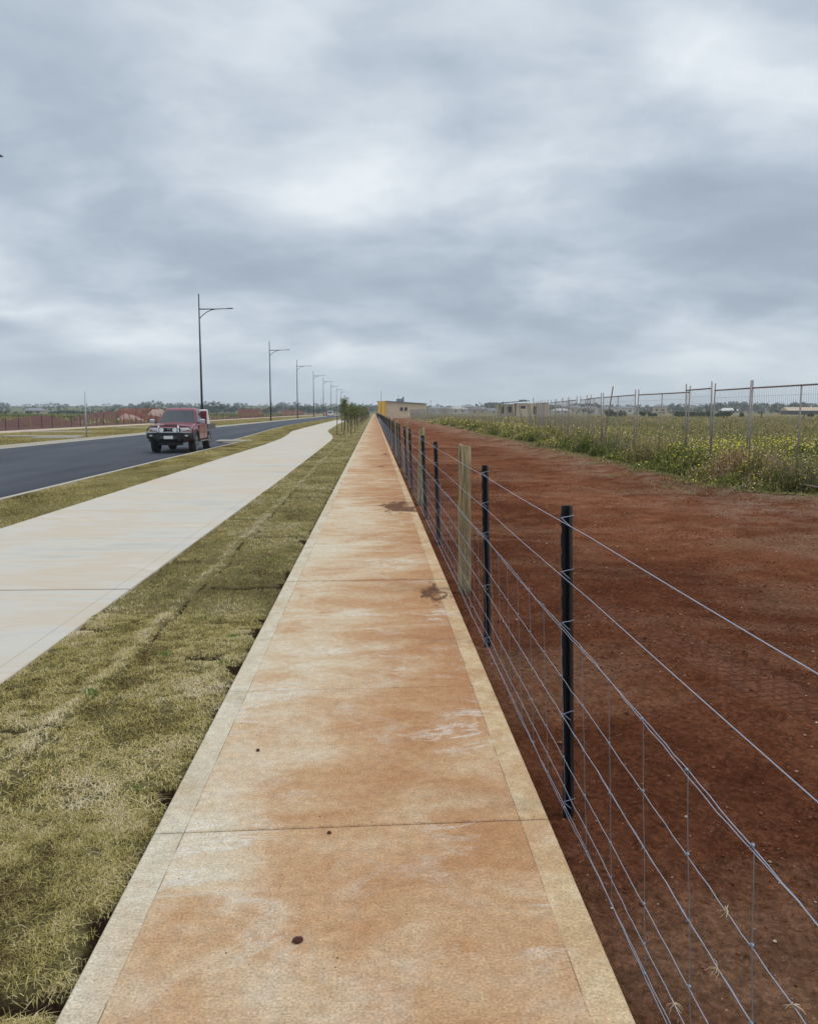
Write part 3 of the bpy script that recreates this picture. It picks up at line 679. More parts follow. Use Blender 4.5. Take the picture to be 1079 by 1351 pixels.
def lump(name, loc, r, mat, label, cat, squash=.6, sub=3, amp=.35, rock_seed=1, group=None):
    bm = bmesh.new(); bmesh.ops.create_icosphere(bm, subdivisions=sub, radius=1)
    for v in bm.verts:
        c = v.co.copy(); q = 1+amp*(float(fbm(c.x*1.7+rock_seed*3, c.y*1.7+c.z*2.3, 3, rock_seed))-.5)*2
        v.co = Vector((c.x*q*r[0], c.y*q*r[1], c.z*q*r[2]))
    me = bpy.data.meshes.new(name); bm.to_mesh(me); bm.free(); me.materials.append(mat)
    me.polygons.foreach_set('use_smooth', [True]*len(me.polygons))
    o = link(bpy.data.objects.new(name, me)); o.location = loc; return tag(o, label, cat, group)
lump('dirt_clod', (-.24, 2.32, .008), (.016, .011, .010), M['clod'], 'largest dark clod of dirt lying on the near slab of the stained path', 'dirt clod', rock_seed=1, group='clods on the path')
lump('dirt_clod', (-.56, 3.74, .006), (.009, .008, .007), M['clod'], 'small dark clod near the pale left margin of the stained path', 'dirt clod', rock_seed=2, group='clods on the path')
lump('dirt_clod', (-.18, 2.96, .005), (.008, .007, .006), M['clod'], 'small dark clod beside the first cross joint of the stained path', 'dirt clod', rock_seed=3, group='clods on the path')

# ------------------------------------------------------------------ wire fence beside the path
LEAN = -.045
def picket_mesh():
    mb = MB(); h = 1.32; z = -.08; k = 0
    while z < h-.08-.001:   # Y-section star picket: toothed front flange facing the path
        z2 = z+.027; d = .034 if k % 3 else .0295
        mb.box((-d/2, 0, (z+z2)/2), (d, .0042, z2-z)); z = z2; k += 1
    for sg in (1, -1):
        mb.box((.011, sg*.0125, h/2-.08), (.0045, .034, h), rz=sg*R(58))
    return mb
def picket_part(parent, x, y, near):
    if 'picket' not in M_: M_['picket'] = picket_mesh().build('star_picket', M['picket'])
    else: M_['picket'] = link(M_['picket'].copy())
    o = M_['picket']; o.parent = parent; o.location = (x, y, 0); o.scale = (.9, .85, 1); o.rotation_euler = (random.uniform(-.012, .012), LEAN*1+random.uniform(-.006, .006), random.uniform(-.25, .25)+.35)
    return o
M_ = {}
def wood_part(parent, x, y, seed):
    if 'wood%d' % (seed % 3) not in M_:
        rnd = random.Random(seed); mb = MB(); pts = []; rs = []
        for i in range(9):
            z = -.1+1.4*i/8; pts.append((rnd.uniform(-.003, .003), rnd.uniform(-.003, .003), z)); rs.append(.060-.004*i/8+rnd.uniform(-.0015, .0015))
        pts.append((0, 0, 1.305)); rs.append(.050); mb.tube(pts, rs, 20); M_['wood%d' % (seed % 3)] = mb.build('wood_post', M['post'], smooth=False); o = M_['wood%d' % (seed % 3)]
        for p in o.data.polygons: p.use_smooth = abs(p.normal.z) < .6
    else: o = link(M_['wood%d' % (seed % 3)].copy())
    o.parent = parent; o.location = (x, y, 0); o.rotation_euler = (0, LEAN*.8+random.uniform(-.008, .008), random.uniform(0, 6)); return o
def wx(z): return .750+LEAN*z
WIRES = [(1.195, 0, 'plain'), (.985, 0, 'plain'), (.780, 1, 'dbl'), (.575, 0, 'crimp'), (.410, 1, 'dbl2'), (.245, 0, 'crimp'), (.125, 0, 'crimp'), (.035, 1, 'dbl')]
STAY0, STEP = 1.44-.325*4, .325
def wire_fence():
    t = thing('wire_fence', 'long stock fence of black pickets, wooden posts and bluish wire beside the stained path', 'fence')
    sp = [3.13, 5.53]; wp = [7.24]; y = 7.24
    while y < 300: sp += [y+2.65, y+5.2]; y += 7.3; wp.append(y)
    wp[1] = 14.4
    random.seed(5)
    allp = sorted([(v, 's') for v in sp if v < 310]+[(v, 'w') for v in wp])
    for i, (y, k) in enumerate(allp):
        if k == 's':
            o = picket_part(t, .782, y, y < 20)
            if y < 22:   # tie wires round the picket
                for z in (1.195, .985, .78, .41, .035):
                    mb = MB(); s = random.uniform(-.004, .004)
                    mb.tube([(-.012, -.03, z-.026), (-.026, -.022, z-.012), (-.040, -.012, z+.004), (-.036, -.004, z+s), (.0, -.024, z+.008), (.020, -.020, z+.006+s), (.022, .016, z+.005), (.0, .014, z), (-.038, .010, z-.003)], .0009, 4)
                    mb.build('tie_wire', M['wire'], o)
        else: wood_part(t, .806, y, i)
    def horiz(z, style, off=0, dz=0, name='strand_wire'):
        pts = []; rnd = random.Random(int(z*1000)+int(off*1e4)); y = -1.0
        while y < 16:
            ph = (y-STAY0)/STEP; cr = 0
            if style != 'plain':
                fr = ph % 1; cr = .0022*math.exp(-((fr-.5)/.07)**2)*(1 if int(ph) % 2 else -1)+rnd.uniform(-.0012, .0012)
            tw = 0
            if style == 'dbl': tw = math.sin(y*2.6+off*900)
            if style == 'dbl2': tw = math.copysign(.75, off or 1)
            pts.append((wx(z)+off*tw+(cr*.5), y, z+dz*tw+cr-.006*math.sin(math.pi*((y % 2.6)/2.6)))); y += .054
        for yy in list(np.arange(16, 60, 1.3))+list(np.geomspace(60, 305, 40)): pts.append((wx(z), float(yy), z+rnd.uniform(-.003, .003)))
        mb = MB().tube(pts, .00110 if style != 'plain' else .00125, 5, cap=False)
        mb.build(name, M['wire'], t, smooth=True)
    for z, d, st in WIRES:
        if d:
            g = .003
            horiz(z, st, g, .0038); horiz(z+.0002, st, -g, -.0038)
        else: horiz(z, st)
    # stay wires with wrapped knots
    def stay(mb, y, near):
        x0 = wx(.78); rnd = random.Random(int(y*100)); jit = rnd.uniform(-.008, .008); pts = []
        zs = [.78, .575, .41, .245, .125, .035]
        for i, z in enumerate(zs):
            pts.append((wx(z)+.002, y+jit*(i-2)*.5+(.003 if i % 2 else -.003), z))
            if i < 5: pts.append((wx((z+zs[i+1])/2)+.002, y+jit*(i-1.5)*.5+rnd.uniform(-.003, .003), (z+zs[i+1])/2))
        mb.tube(pts, .00115, 5 if near else 3, cap=False)
        if near:
            for i, z in enumerate(zs):
                yc = y+jit*(i-2)*.5; mb.tube([(wx(z), yc-.006, z), (wx(z)+.001, yc, z+.001), (wx(z), yc+.006, z-.001)], [.0022, .0036, .0024], 6)
                mb.tube([(wx(z), yc+.002, z), (wx(z)-.003, yc+.008, z-.009)], .0012, 4)
    n = 0; y = STAY0
    while n < 99:
        mb = MB(); stay(mb, y, y < 9); mb.build('stay_wire', M['wire_d'], t, smooth=True); y += STEP; n += 1
    mb = MB()
    while y < 150: stay(mb, y, False); y += STEP
    o = mb.build('stay_wire', M['wire_d'], t); o['kind'] = 'stuff'
wire_fence()

def wisp(loc, s, seed, label):
    rnd = random.Random(seed); mb = MB()
    s *= .62
    for i in range(7):
        a = rnd.uniform(0, 6.28); p = Vector((0, 0, 0)); d = Vector((math.cos(a), math.sin(a), rnd.uniform(-.5, .5)))
        pts = [p]
        for k in range(4): d = (d+Vector((rnd.uniform(-.6, .6), rnd.uniform(-.6, .6), rnd.uniform(-.7, .3)))).normalized(); p = p+d*s*rnd.uniform(.15, .32); pts.append(p)
        mb.tube(pts, [.0011, .001, .0009, .0007, .0004], 3)
    o = mb.build('grass_wisp', M['straw']); o.location = loc; tag(o, label, 'dry grass', 'dry grass caught on the fence wires')
for i, (y, z, s, l) in enumerate(((1.62, .035, .07, 'pale dry grass wisp caught lowest on the bottom double wire'), (1.86, .125, .05, 'small dry grass tuft on the second lowest wire near the picket'),
        (1.72, .125, .07, 'broad tangle of dry grass on the second lowest fence wire'), (1.50, .035, .05, 'thin dry grass hook at the foot of the bottom wire'),
        (1.55, .575, .035, 'tiny straw hook on the fourth fence wire'), (1.28, .575, .035, 'little straw curl on the fourth wire at the photo corner'), (1.60, .41, .045, 'short pale straw stuck on the middle double wire'))):
    wisp((wx(z), y, z), s, i+3, l)

# ------------------------------------------------------------------ temporary mesh panels along the weeds
def panel_mesh_parts(L):
    H = 2.08; r = .019
    fr = [MB().tube([(x, 0, .0), (x, 0, H+.17)], r, 8) for x in (0, L)]
    rails = [MB().tube([(0, 0, z), (L, 0, z)], .017, 8) for z in (.16, H)]
    st = None
    if L > 2.6: st = MB().tube([(L/2, 0, .16), (L/2, 0, H)], .016, 6)
    inf = MB(); x = .075
    while x < L-.03: inf.tube([(x, .004, .16), (x, .004, H)], .0021, 3, cap=False); x += .075
    for z in (.45, .77, 1.09, 1.41, 1.72, 1.9): inf.tube([(0, -.002, z), (L, -.002, z)], .0024, 3, cap=False)
    return fr, rails, st, inf
PC = {}
def temp_panel(a, b, z, lean, label, group='temporary mesh fence panels along the weeds', dz=0, shr=None, gp=.06):
    a = Vector(a); b = Vector(b); L = (b-a).length; key = round(L, 1) if shr is None else shr
    t = thing('mesh_panel', label, 'fence panel', (a.x, a.y, z), math.atan2(b.y-a.y, b.x-a.x), group); t.rotation_euler[0] = lean
    if key not in PC:
        Lk = L-gp; fr, ra, st, inf = panel_mesh_parts(Lk)
        PC[key] = [q.build('upright', M['galv'], t, True) for q in fr]+[q.build('rail', M['rust'], t, True) for q in ra]+([st.build('mid_stay', M['galv'], t, True)] if st else [])+[inf.build('wire_infill', M['galv'], t)]
        for x in (0, Lk): PC[key].append(MB().box((x, 0, .05), (.22, .5, .11)).build('foot_block', M['kerb'], t, bevel=.02))
    else:
        for o in PC[key]: c = link(o.copy(), t)
    return t
J = [(8.35, 13.8), (8.2, 17.8), (8.2, 19.7), (8.3, 21.6), (8.05, 25.2), (8.3, 29.7), (8.7, 33.3), (8.95, 36.0), (9.2, 38.8), (9.5, 41.5), (9.75, 44.2), (10.0, 46.8), (10.2, 49.4), (10.5, 52.2), (10.8, 55.2)]
wl = ['right edge', 'second', 'third', 'fourth', 'fifth', 'sixth', 'seventh', 'eighth', 'ninth', 'tenth', 'eleventh', 'twelfth', 'thirteenth', 'fourteenth']
ll = [0, .02, -.02, .03, .0, -.03, .05, -.02, .02, .0, .03, -.04, .03, .02]
for i in range(len(J)-1):
    temp_panel(J[i], J[i+1], .03+(.05 if i in (2,) else 0), ll[i],
        'wide wire mesh panel with mid stay at the right edge of the photo' if i == 0 else '%s wire mesh panel from the right edge, standing in the weeds' % wl[i].replace('right edge', 'first'), gp=(.16, .0, .12, .10, .06, .06, .06, .1)[min(i, 7)])
gap = [(7.8, 17.05, 90), ]
for i, (x, y, rz, ln) in enumerate(((11.0, 57.5, 75, -.16), (11.2, 61.5, 78, -.20), (11.4, 65.5, 80, -.17), (11.6, 70, 82, -.13))):
    b = (x+3.4*math.cos(R(rz)), y+3.4*math.sin(R(rz)))
    temp_panel((x, y), b, .05, ln, '%s of the four mesh panels sagging backwards in the middle distance' % ('nearest', 'second', 'third', 'farthest')[i], shr='lean')
yy = 75.; k = 0
while yy < 196:
    x0 = 11.6-.024*(yy-75)
    temp_panel((x0, yy), (x0-.084, yy+3.5), .03, random.uniform(-.04, .04), 'far mesh panel in the thin row running to the tan building', 'far mesh panels running to the building', shr='far'); yy += 3.55; k += 1
# leaning props of the crossing pair
for (x, y, lx, lb) in ((8.22, 29.4, .35, 'leaning steel prop crossing the mesh fence posts beside yellow flowers'), (10.9, 54.8, -.3, 'tall thin steel stake leaning beside the sagging mesh panels')):
    mb = MB().tube([(0, 0, 0), (lx*.5, 0, 1.25), (lx, 0, 2.5)], .022, 6); mb.box((lx*.5+.0, 0, 1.25), (.07, .06, .05))
    o = mb.build('steel_prop', M['rust']); o.location = (x, y, .0); tag(o, lb, 'prop')
# ------------------------------------------------------------------ street lamps
def make_lamp():
    t = thing('street_lamp', 'x', 'street lamp')
    mb = MB(); mb.tube([(0, 0, -.1), (0, 0, 6), (0, 0, 13.9)], [.13, .105, .06], 12); mb.build('lamp_pole', M['lamp'], t, True)
    MB().tube([(0, 0, 0), (0, 0, .35)], .19, 12).build('pole_base', M['lamp'], t)
    MB().tube([(0, 0, 12.35), (1.6, 0, 12.36), (3.0, 0, 12.42)], [.06, .05, .035], 8).build('arm', M['lamp'], t, True)
    pts = [(.02, 0, 11.35), (.35, 0, 11.72), (.8, 0, 12.05), (1.3, 0, 12.27), (1.75, 0, 12.36)]
    MB().tube(pts, .04, 8).build('brace', M['lamp'], t, True)
    h = MB(); h.add([(2.9, -.10, 12.38), (3.55, -.16, 12.42), (3.6, .16, 12.42), (2.9, .10, 12.38), (2.9, -.08, 12.47), (3.5, -.1, 12.50), (3.5, .1, 12.50), (2.9, .08, 12.47)],
                    [(0, 3, 2, 1), (4, 5, 6, 7), (0, 1, 5, 4), (1, 2, 6, 5), (2, 3, 7, 6), (3, 0, 4, 7)])
    hd = h.build('lamp_head', M['lamp'], t, bevel=.02)
    MB().box((3.22, 0, 12.392), (.42, .18, .02)).build('diffuser', M['lampglass'], hd)
    return t
lamp0 = make_lamp(); LA = [(37.0, 'nearest dark street lamp, only the tip of its arm showing at the left edge'), (88.8, 'tallest looking dark street lamp, rising right behind the red utility truck'),
      (147, 'second street lamp beyond the red utility truck, at the far kerb'), (198, 'third street lamp beyond the red utility truck'), (251, 'fourth street lamp beyond the red utility truck'),
      (299, 'fifth street lamp beyond the red utility truck'), (351, 'sixth and small street lamp beyond the red utility truck'), (403, 'seventh small street lamp just left of the young trees'), (455, 'farthest tiny street lamp, half behind the young trees')]
for i, (y, l) in enumerate(LA):
    o = lamp0 if i == 0 else copy_tree(lamp0); o.location = (-19.3 if i == 0 else -18.35, y, -.05); o['label'] = l; o['group'] = 'street lamps along the far side of the road'

mb = MB().tube([(0, 0, -.2), (.02, 0, 2.85)], .045, 10); o = mb.build('marker_pole', M['pole'], None, True); o.location = (-18.2, 52.8, 0); tag(o, 'slim pale grey pole without a sign at the far kerb', 'pole')
mb = MB().tube([(0, 0, -.2), (0, 0, 4.6)], [.05, .03], 8); o = mb.build('slim_mast', M['galv'], None, True); o.location = (.95, 116, 0); tag(o, 'thin grey mast beside the yellow end of the tan building', 'mast')

# ------------------------------------------------------------------ far stock fence on the left
def far_fence():
    t = thing('wire_fence', 'distant stock fence of dark pickets and pale posts along the red earth', 'fence', (-32.3, 60, 0))
    pm = wm = None; y = 0.; k = 0; random.seed(11)
    for y in np.arange(-10, 230, 2.62):
        if k % 3 == 2:
            o = wm = MB().tube([(0, 0, -.1), (0, 0, 1.35)], .075, 8).build('wood_post', M['post'], t) if wm is None else link(wm.copy(), t)
            o.rotation_euler = (0, random.uniform(-.12, .05), 0)
        else:
            if pm is None:
                m = MB(); m.box((0, 0, .66), (.05, .012, 1.42)); m.box((.01, 0, .66), (.012, .05, 1.42)); pm = m.build('star_picket', M['picket'], t); o = pm
            else: o = link(pm.copy(), t)
        o.location = (0, float(y), 0); k += 1
    for z in (1.2, 1., .8, .6, .42, .25, .1): MB().tube([(0, -12, z), (0, 100, z), (0, 230, z)], .003, 3, cap=False).build('strand_wire', M['wire_d'], t)
far_fence()
# orange barrier netting strung between pickets
def netting(y0, y1, x, h, label):
    t = thing('barrier_netting', label, 'barrier mesh', (x, y0, 0), 0, 'orange netting runs behind the far fence'); n = int((y1-y0)/4); rnd = random.Random(int(y0))
    top = [h*rnd.uniform(.85, 1.1) for _ in range(n+1)]
    mb = MB()
    for j in range(14):
        for i in range(n):
            a, b = top[i]*(j+.5)/14+.15, top[i+1]*(j+.5)/14+.15; ya, yb = i*4., i*4.+4
            mb.add([(0, ya, a), (0, yb, b), (0.004, yb, b+.065), (0.004, ya, a+.065)], [(0, 1, 2, 3)])
    for i in range(n*8): yy = i*.5; tp = np.interp(yy/4, range(n+1), top)+.15; mb.add([(.006, yy, .15), (.006, yy+.12, .15), (.01, yy+.12, tp), (.01, yy, tp)], [(0, 1, 2, 3)])
    o = mb.build('net', M['orange'], t)
    mb = MB()
    for i in range(0, n+1, 2): MB().tube([(0.02, i*4., 0), (.02, i*4., top[i]+.3)], .03, 5).build('net_post', M['rust'], t)
netting(205, 250, -33.6, 2.1, 'orange netting left of the second street lamp, above dry grass'); netting(305, 395, -34, 2.2, 'faint orange netting between the third and fourth lamps')
netting(112, 150, -34.2, 1.9, 'orange red netting around the pale piles behind the utility truck')

def heap(x, y, rx, ry, h, mat, label, cat, seed, name='soil_heap', group=None):
    n = 40; xs = np.linspace(-1.15, 1.15, n); X, Y = np.meshgrid(xs, xs); r = np.hypot(X, Y)
    Z = np.clip(1-r**1.7, 0, 1)*(.55+.9*fbm(X*2.2+seed, Y*2.2, 4, 200+seed)); Z = Z*h/1.0
    V = np.stack([X*rx, Y*ry, Z-.12], -1).reshape(-1, 3); idx = np.arange(n*n).reshape(n, n)
    F4 = np.stack([idx[:-1, :-1], idx[:-1, 1:], idx[1:, 1:], idx[1:, :-1]], -1).reshape(-1, 4)
    o = np_mesh(name, V, F4, mat, True); o.location = (x, y, 0); return tag(o, label, cat, group)
heap(-43, 80, 5.5, 6, 1.0, M['dirtpile'], 'red soil heap behind the first pickets at the left edge', 'soil heap', 1, group='red soil heaps')
heap(-39, 97, 4.5, 9, 1.15, M['dirtpile'], 'higher red soil heap left of the pale pole', 'soil heap', 2, group='red soil heaps')
heap(-50, 102, 7, 8, .8, M['dirtpile'], 'low broad red soil heap far behind the left pickets', 'soil heap', 3, group='red soil heaps')
heap(-48, 158, 9, 18, 1.9, M['dirtpile'], 'large red earth mound rising to the horizon behind the utility truck', 'soil heap', 4, group='red soil heaps')
heap(-38.5, 132, 2.6, 2.8, 1.3, M['sandpile'], 'pale cream sand pile just left of the utility truck mirror', 'sand pile', 5, 'sand_pile')
heap(-44, 170, 3.0, 4, 2.3, M['sandpile'], 'second pale pile farther back above the utility truck bonnet', 'sand pile', 6, 'sand_pile')
# concrete pads in the far verge
for (x, y, w, l) in ((-19.6, 51.5, 2.6, 1.5), (-21.6, 54.5, 5.0, 1.0), (-22.5, 47.0, 2.5, .9), (-25, 66, 5, 1.2), (-23, 84, 6, 1.5)):
    o = MB().box((0, 0, 0), (w, l, .1)).build('concrete_pad', M['kerb']); o.location = (x, y, .0); tag(o, kind='structure')
o = MB().box((0, 0, 0), (1.9, 1.2, .1)).build('kerb_nub', M['kerb'], bevel=.02); o.location = (-7.9, 46.8, -.046); tag(o, kind='structure')

# ------------------------------------------------------------------ red utility truck
def ute():
    t = thing('utility_truck', 'red tray back utility truck with black bull bar parked at the near kerb', 'utility truck', (-8.47, 34.35, ZR+.004), R(1.0))
    P = {k: v for k, v in M.items()}
    def pm(n, c, r, me=0, coat=0):
        m = Mat(n, r, me); m.col(c); m.b.inputs['Coat Weight'].default_value = coat; m.b.inputs['Coat Roughness'].default_value = .08; return m.m
    red = pm('ute_red_paint', (.21, .022, .032), .38, .15, .45); blk = pm('ute_black_steel', (.014, .014, .016), .45); trim = pm('ute_grey_trim', (.055, .056, .06), .6)
    glass = pm('ute_glass', (.028, .036, .042), .05); chrome = pm('ute_chrome', (.62, .63, .66), .18, .9); tyre = pm('ute_tyre', (.018, .018, .018), .85)
    rim = pm('ute_alloy', (.30, .30, .32), .35, .8); lens = pm("ute_lens", (.80, .82, .84), .10); plate = pm('ute_plate', (.70, .70, .68), .5); amber = pm('ute_amber', (.6, .2, .02), .3)
    alu = pm('ute_tray_alloy', (.10, .09, .09), .5, .3); wht = pm('ute_white_box', (.66, .67, .68), .4)
    W = .90
    def arch(cy, r, z0, a0=0, a1=180, n=10): return [(cy+r*math.cos(R(a0+(a1-a0)*i/n)), z0+r*math.sin(R(a0+(a1-a0)*i/n))) for i in range(n+1)]
    def loft(name, rows, mat, closed=False, sub=0):
        m = MB(); k = len(rows[0]); V = [p for r_ in rows for p in r_]
        fs = [(i*k+j, i*k+(j+1) % k, (i+1)*k+(j+1) % k, (i+1)*k+j) for i in range(len(rows)-1) for j in range(k if closed else k-1)]
        m.add(V, fs+([tuple(range(k)), tuple((len(rows)-1)*k+j for j in range(k))] if closed else [])); o = m.build(name, mat, t, True)
        if sub: s_ = o.modifiers.new('sub', 'SUBSURF'); s_.levels = s_.render_levels = sub
        return o
    def zbot(y):
        d = abs(y-.98); z = .50
        if d < .50: z = max(z, .45+math.sqrt(max(0, .50**2-d*d)))
        return z if y > .3 else max(z, .62)
    rows = []
    for y in (.02, .06, .14, .26, .42, .50, .60, .75, .98, 1.2, 1.36, 1.46, 1.50, 1.7, 2.2, 2.8, 3.36, 3.42):
        f = min(1, max(0, (y-.02)/.5)); w = .70+.20*f**.5; zt = np.interp(y, [.02, .06, .14, .42, .98, 1.46, 3.42], [.88, 1.02, 1.09, 1.16, 1.215, 1.245, 1.235]); zb_ = zbot(y)
        r_ = []
        for sx in (-1, 1):
            q = [(sx*(w-.03), y, zb_), (sx*w, y, zb_+.06 if zb_ < .8 else zb_+.02), (sx*(w+.025), y, max(.80, zb_+.04)), (sx*(w+.015), y, max(.95, zb_+.06)), (sx*(w-.03), y, zt-.065), (sx*(w-.10), y, zt-.015), (sx*w*.62, y, zt+.012*f), (sx*w*.30, y, zt+.03*f)]
            r_ += q if sx < 0 else q[::-1]
        rows.append(r_)
    loft('body', rows, red, True)
    for sx in (1, -1):   # bonnet crease ribs
        loft('bonnet_ridge', [[(sx*(.50+.06*k/6-.03), .22+1.15*k/6, 1.09+.148*(k/6)**.7), (sx*(.50+.06*k/6), .22+1.15*k/6, 1.118+.148*(k/6)**.7), (sx*(.50+.06*k/6+.03), .22+1.15*k/6, 1.085+.148*(k/6)**.7)] for k in range(7)], red)
    MB().box((0, .35, 1.175), (.50, .34, .035)).build('bonnet_scoop', red, t, bevel=.015)
    # cabin: rings rising from the belt line to a crowned roof
    zb, zt = 1.20, 1.80
    def hw(s): return .845-.20*s**1.1
    def yf(s, x): return 1.36+.66*s**.96+.16*(abs(x)/max(.1, hw(s)))**2.4
    def yr(s): return 3.42-.12*s
    def zc(s): return zb+(zt-zb)*s
    rows = []
    for s in (0, .15, .35, .55, .75, .9, 1.0):
        w = hw(s); r_ = [(w*u, yf(s, w*u), zc(s)) for u in np.linspace(-1, 1, 11)]
        r_ += [(w+.008*math.sin(math.pi*v), yf(s, w)+(yr(s)-yf(s, w))*v, zc(s)) for v in (.2, .4, .6, .8)]
        r_ += [(w*u, yr(s), zc(s)) for u in (.96, .5, 0, -.5, -.96)]
        r_ += [(-w-.008*math.sin(math.pi*v), yf(s, w)+(yr(s)-yf(s, w))*v, zc(s)) for v in (.8, .6, .4, .2)]; rows.append(r_)
    top = rows[-1]; cx, cy = 0, 2.75
    for f, dz in ((.93, .035), (.8, .058), (.5, .078), (.05, .088)): rows.append([(cx+(p[0]-cx)*f, cy+(p[1]-cy)*f, zt+dz) for p in top])
    loft('cabin', rows, red, True)
    def patch(name, fn, nu, nv, off):
        rows = [[Vector(fn(u, v))+Vector(off) for u in np.linspace(0, 1, nu)] for v in np.linspace(0, 1, nv)]; return loft(name, rows, glass)
    def ws(u, v): s = .06+.88*v; x = hw(s)*(-.92+1.84*u); return (x, yf(s, x), zc(s))
    patch('windscreen', ws, 12, 6, (0, -.010, .008)); MB().tube([(-.74, yf(.02, .74)-.02, zc(.02)+.01), (0, yf(.02, 0)-.02, zc(.02)+.01), (.74, yf(.02, .74)-.02, zc(.02)+.01)], .018, 6).build('wiper_cowl', blk, t)
    MB().box((.28, yf(.94, .2)+.1, zc(.94)-.05), (.24, .03, .06)).build('rear_view_mirror', blk, t)
    for sx in (1, -1):
        def side(a, b):
            def fn(u, v, a=a, b=b):
                s = .10+.80*v; lo = yf(s, hw(s)); y = max(lo+.07, a+.28*s) if u == 0 else a+.28*s*(1-u)+(b-a)*u; y = (max(lo+.07, a))*(1-u)+b*u
                return (sx*(hw(s)+.008), y, zc(s))
            return fn
        patch('side_window', side(1.62, 2.60), 6, 5, (sx*.007, 0, 0)); patch('side_window', side(2.68, 3.24), 4, 5, (sx*.007, 0, 0))
        f = MB(); o_ = arch(.98, .56, .45, 2, 178); i_ = arch(.98, .47, .45, 2, 178)
        for k in range(len(o_)-1):
            v = [(sx*(W-.04), *i_[k]), (sx*(W-.04), *i_[k+1]), (sx*(W-.02), *o_[k+1]), (sx*(W-.02), *o_[k]), (sx*(W+.075), *i_[k]), (sx*(W+.075), *i_[k+1]), (sx*(W+.05), *o_[k+1]), (sx*(W+.05), *o_[k])]
            f.add(v, [(4, 5, 6, 7), (0, 1, 5, 4), (2, 3, 7, 6), (0, 4, 7, 3), (1, 2, 6, 5)])
        f.build('arch_flare', blk, t, True)
        d = MB().box((sx*(W+.024), 2.12, .86), (.014, 1.08, .62)).build('door', red, t, bevel=.006); MB().box((sx*(W+.04), 2.52, 1.07), (.03, .17, .03)).build('door_handle', chrome, d)
        MB().box((sx*(W+.024), 3.02, .86), (.014, .62, .62)).build('rear_door', red, t, bevel=.006)
        mo = MB().box((sx*1.07, 1.62, 1.30), (.21, .11, .19)).build('mirror', chrome, t, bevel=.04, seg=3); MB().box((sx*.93, 1.62, 1.23), (.12, .06, .05)).build('mirror_arm', blk, mo)
        MB().box((sx*.95, 2.35, .46), (.14, 1.6, .045)).build('side_step', rim, t, bevel=.01)
        hl = loft('headlight', [[(sx*(.46+.44*u), -.005+.20*u**2.2-.015*math.sin(math.pi*v), .90+.05*u+(.135-.02*u)*v) for u in np.linspace(0, 1, 7)] for v in np.linspace(0, 1, 5)], lens)
        dl = MB().cyl((sx*.27, -.15, .97), .110, .10, 'y', 24).build('driving_light', blk, t, True); MB().cyl((sx*.27, -.206, .97), .092, .012, 'y', 24).build('lens', lens, dl)
        MB().box((sx*.72, -.125, .73), (.12, .05, .05)).build('indicator', lens, t, bevel=.01)
        MB().tube([(sx*.41, -.16, .55), (sx*.41, -.20, .86), (sx*.40, -.14, 1.10), (sx*.37, -.10, 1.15)], .032, 10).build('bar_upright', chrome, t, True)
        MB().box((sx*.43, -.17, .70), (.13, .13, .36)).build('bar_bracket', blk, t, bevel=.02)
    MB().box((0, .02, .93), (.90, .06, .22)).build('grille', blk, t, bevel=.02); MB().box((0, -.015, 1.045), (.92, .04, .028)).build('grille_trim', chrome, t, bevel=.008)
    e = MB(); e.tube([(math.cos(a)*.085, -.02, .94+math.sin(a)*.055) for a in [2*math.pi*i/20 for i in range(21)]], .010, 5, cap=False); e.build('badge', chrome, t)
    bar = MB(); bar.prism([(-.18, .60), (-.18, .86), (-.02, .86), (.12, .60), (.12, .46), (-.06, .46)], -.62, .62)
    for sx in (1, -1):
        bar.add([(sx*.62, -.18, .66), (sx*.62, -.18, .84), (sx*.62, .12, .84), (sx*.62, .12, .50), (sx*.62, -.06, .50), (sx*.96, .12, .70), (sx*.96, .12, .84), (sx*.96, .42, .84), (sx*.96, .42, .62), (sx*.96, .18, .62)],
                [(0, 1, 6, 5), (1, 2, 7, 6), (2, 3, 8, 7), (3, 4, 9, 8), (4, 0, 5, 9), (5, 6, 7, 8, 9), (0, 4, 3, 2, 1)])
    bar.build('bull_bar', blk, t, bevel=.015)
    MB().box((0, -.190, .66), (1.0, .02, .12)).build('bar_insert', trim, t)
    MB().box((0, -.19, .865), (1.84, .05, .05)).build('bar_top_rail', chrome, t, bevel=.012)
    MB().tube([(-.40, -.12, 1.13), (.40, -.12, 1.13)], .028, 8).build('bar_hoop', blk, t, True)
    for sx in (1, -1): MB().tube([(sx*.40, -.12, 1.12), (sx*.78, .0, 1.09), (sx*.93, .14, .98), (sx*.94, .16, .84)], .026, 8).build('bar_side_hoop', blk, t, True)
    MB().box((0, -.205, .66), (.37, .012, .13)).build('number_plate', plate, t)
    MB().box((0, .25, .40), (.9, .5, .14)).build('skid_plate', blk, t, bevel=.03); MB().box((0, 2.6, .48), (.8, 4.6, .16)).build('chassis', blk, t)
    MB().tube([(0, 2.20, 1.84), (0, 2.26, 1.89), (0, 2.34, 1.95)], [.03, .02, .012], 8).build('roof_aerial', blk, t)
    # tray, headboard, white box behind the cab
    MB().box((0, 4.50, .98), (1.84, 2.05, .09)).build('tray', alu, t, bevel=.01)
    for sx in (1, -1): MB().box((sx*.93, 4.52, 1.06), (.03, 2.0, .20)).build('tray_side', alu, t); MB().box((sx*.72, 4.04, .80), (.34, .98, .04)).build('mudguard', blk, t, bevel=.01)
    MB().box((0, 5.52, 1.06), (1.86, .03, .20)).build('tailgate', alu, t)
    hb = MB(); hb.box((0, 3.50, 1.30), (1.80, .05, .88)); hb.build('headboard', red, t, bevel=.02)
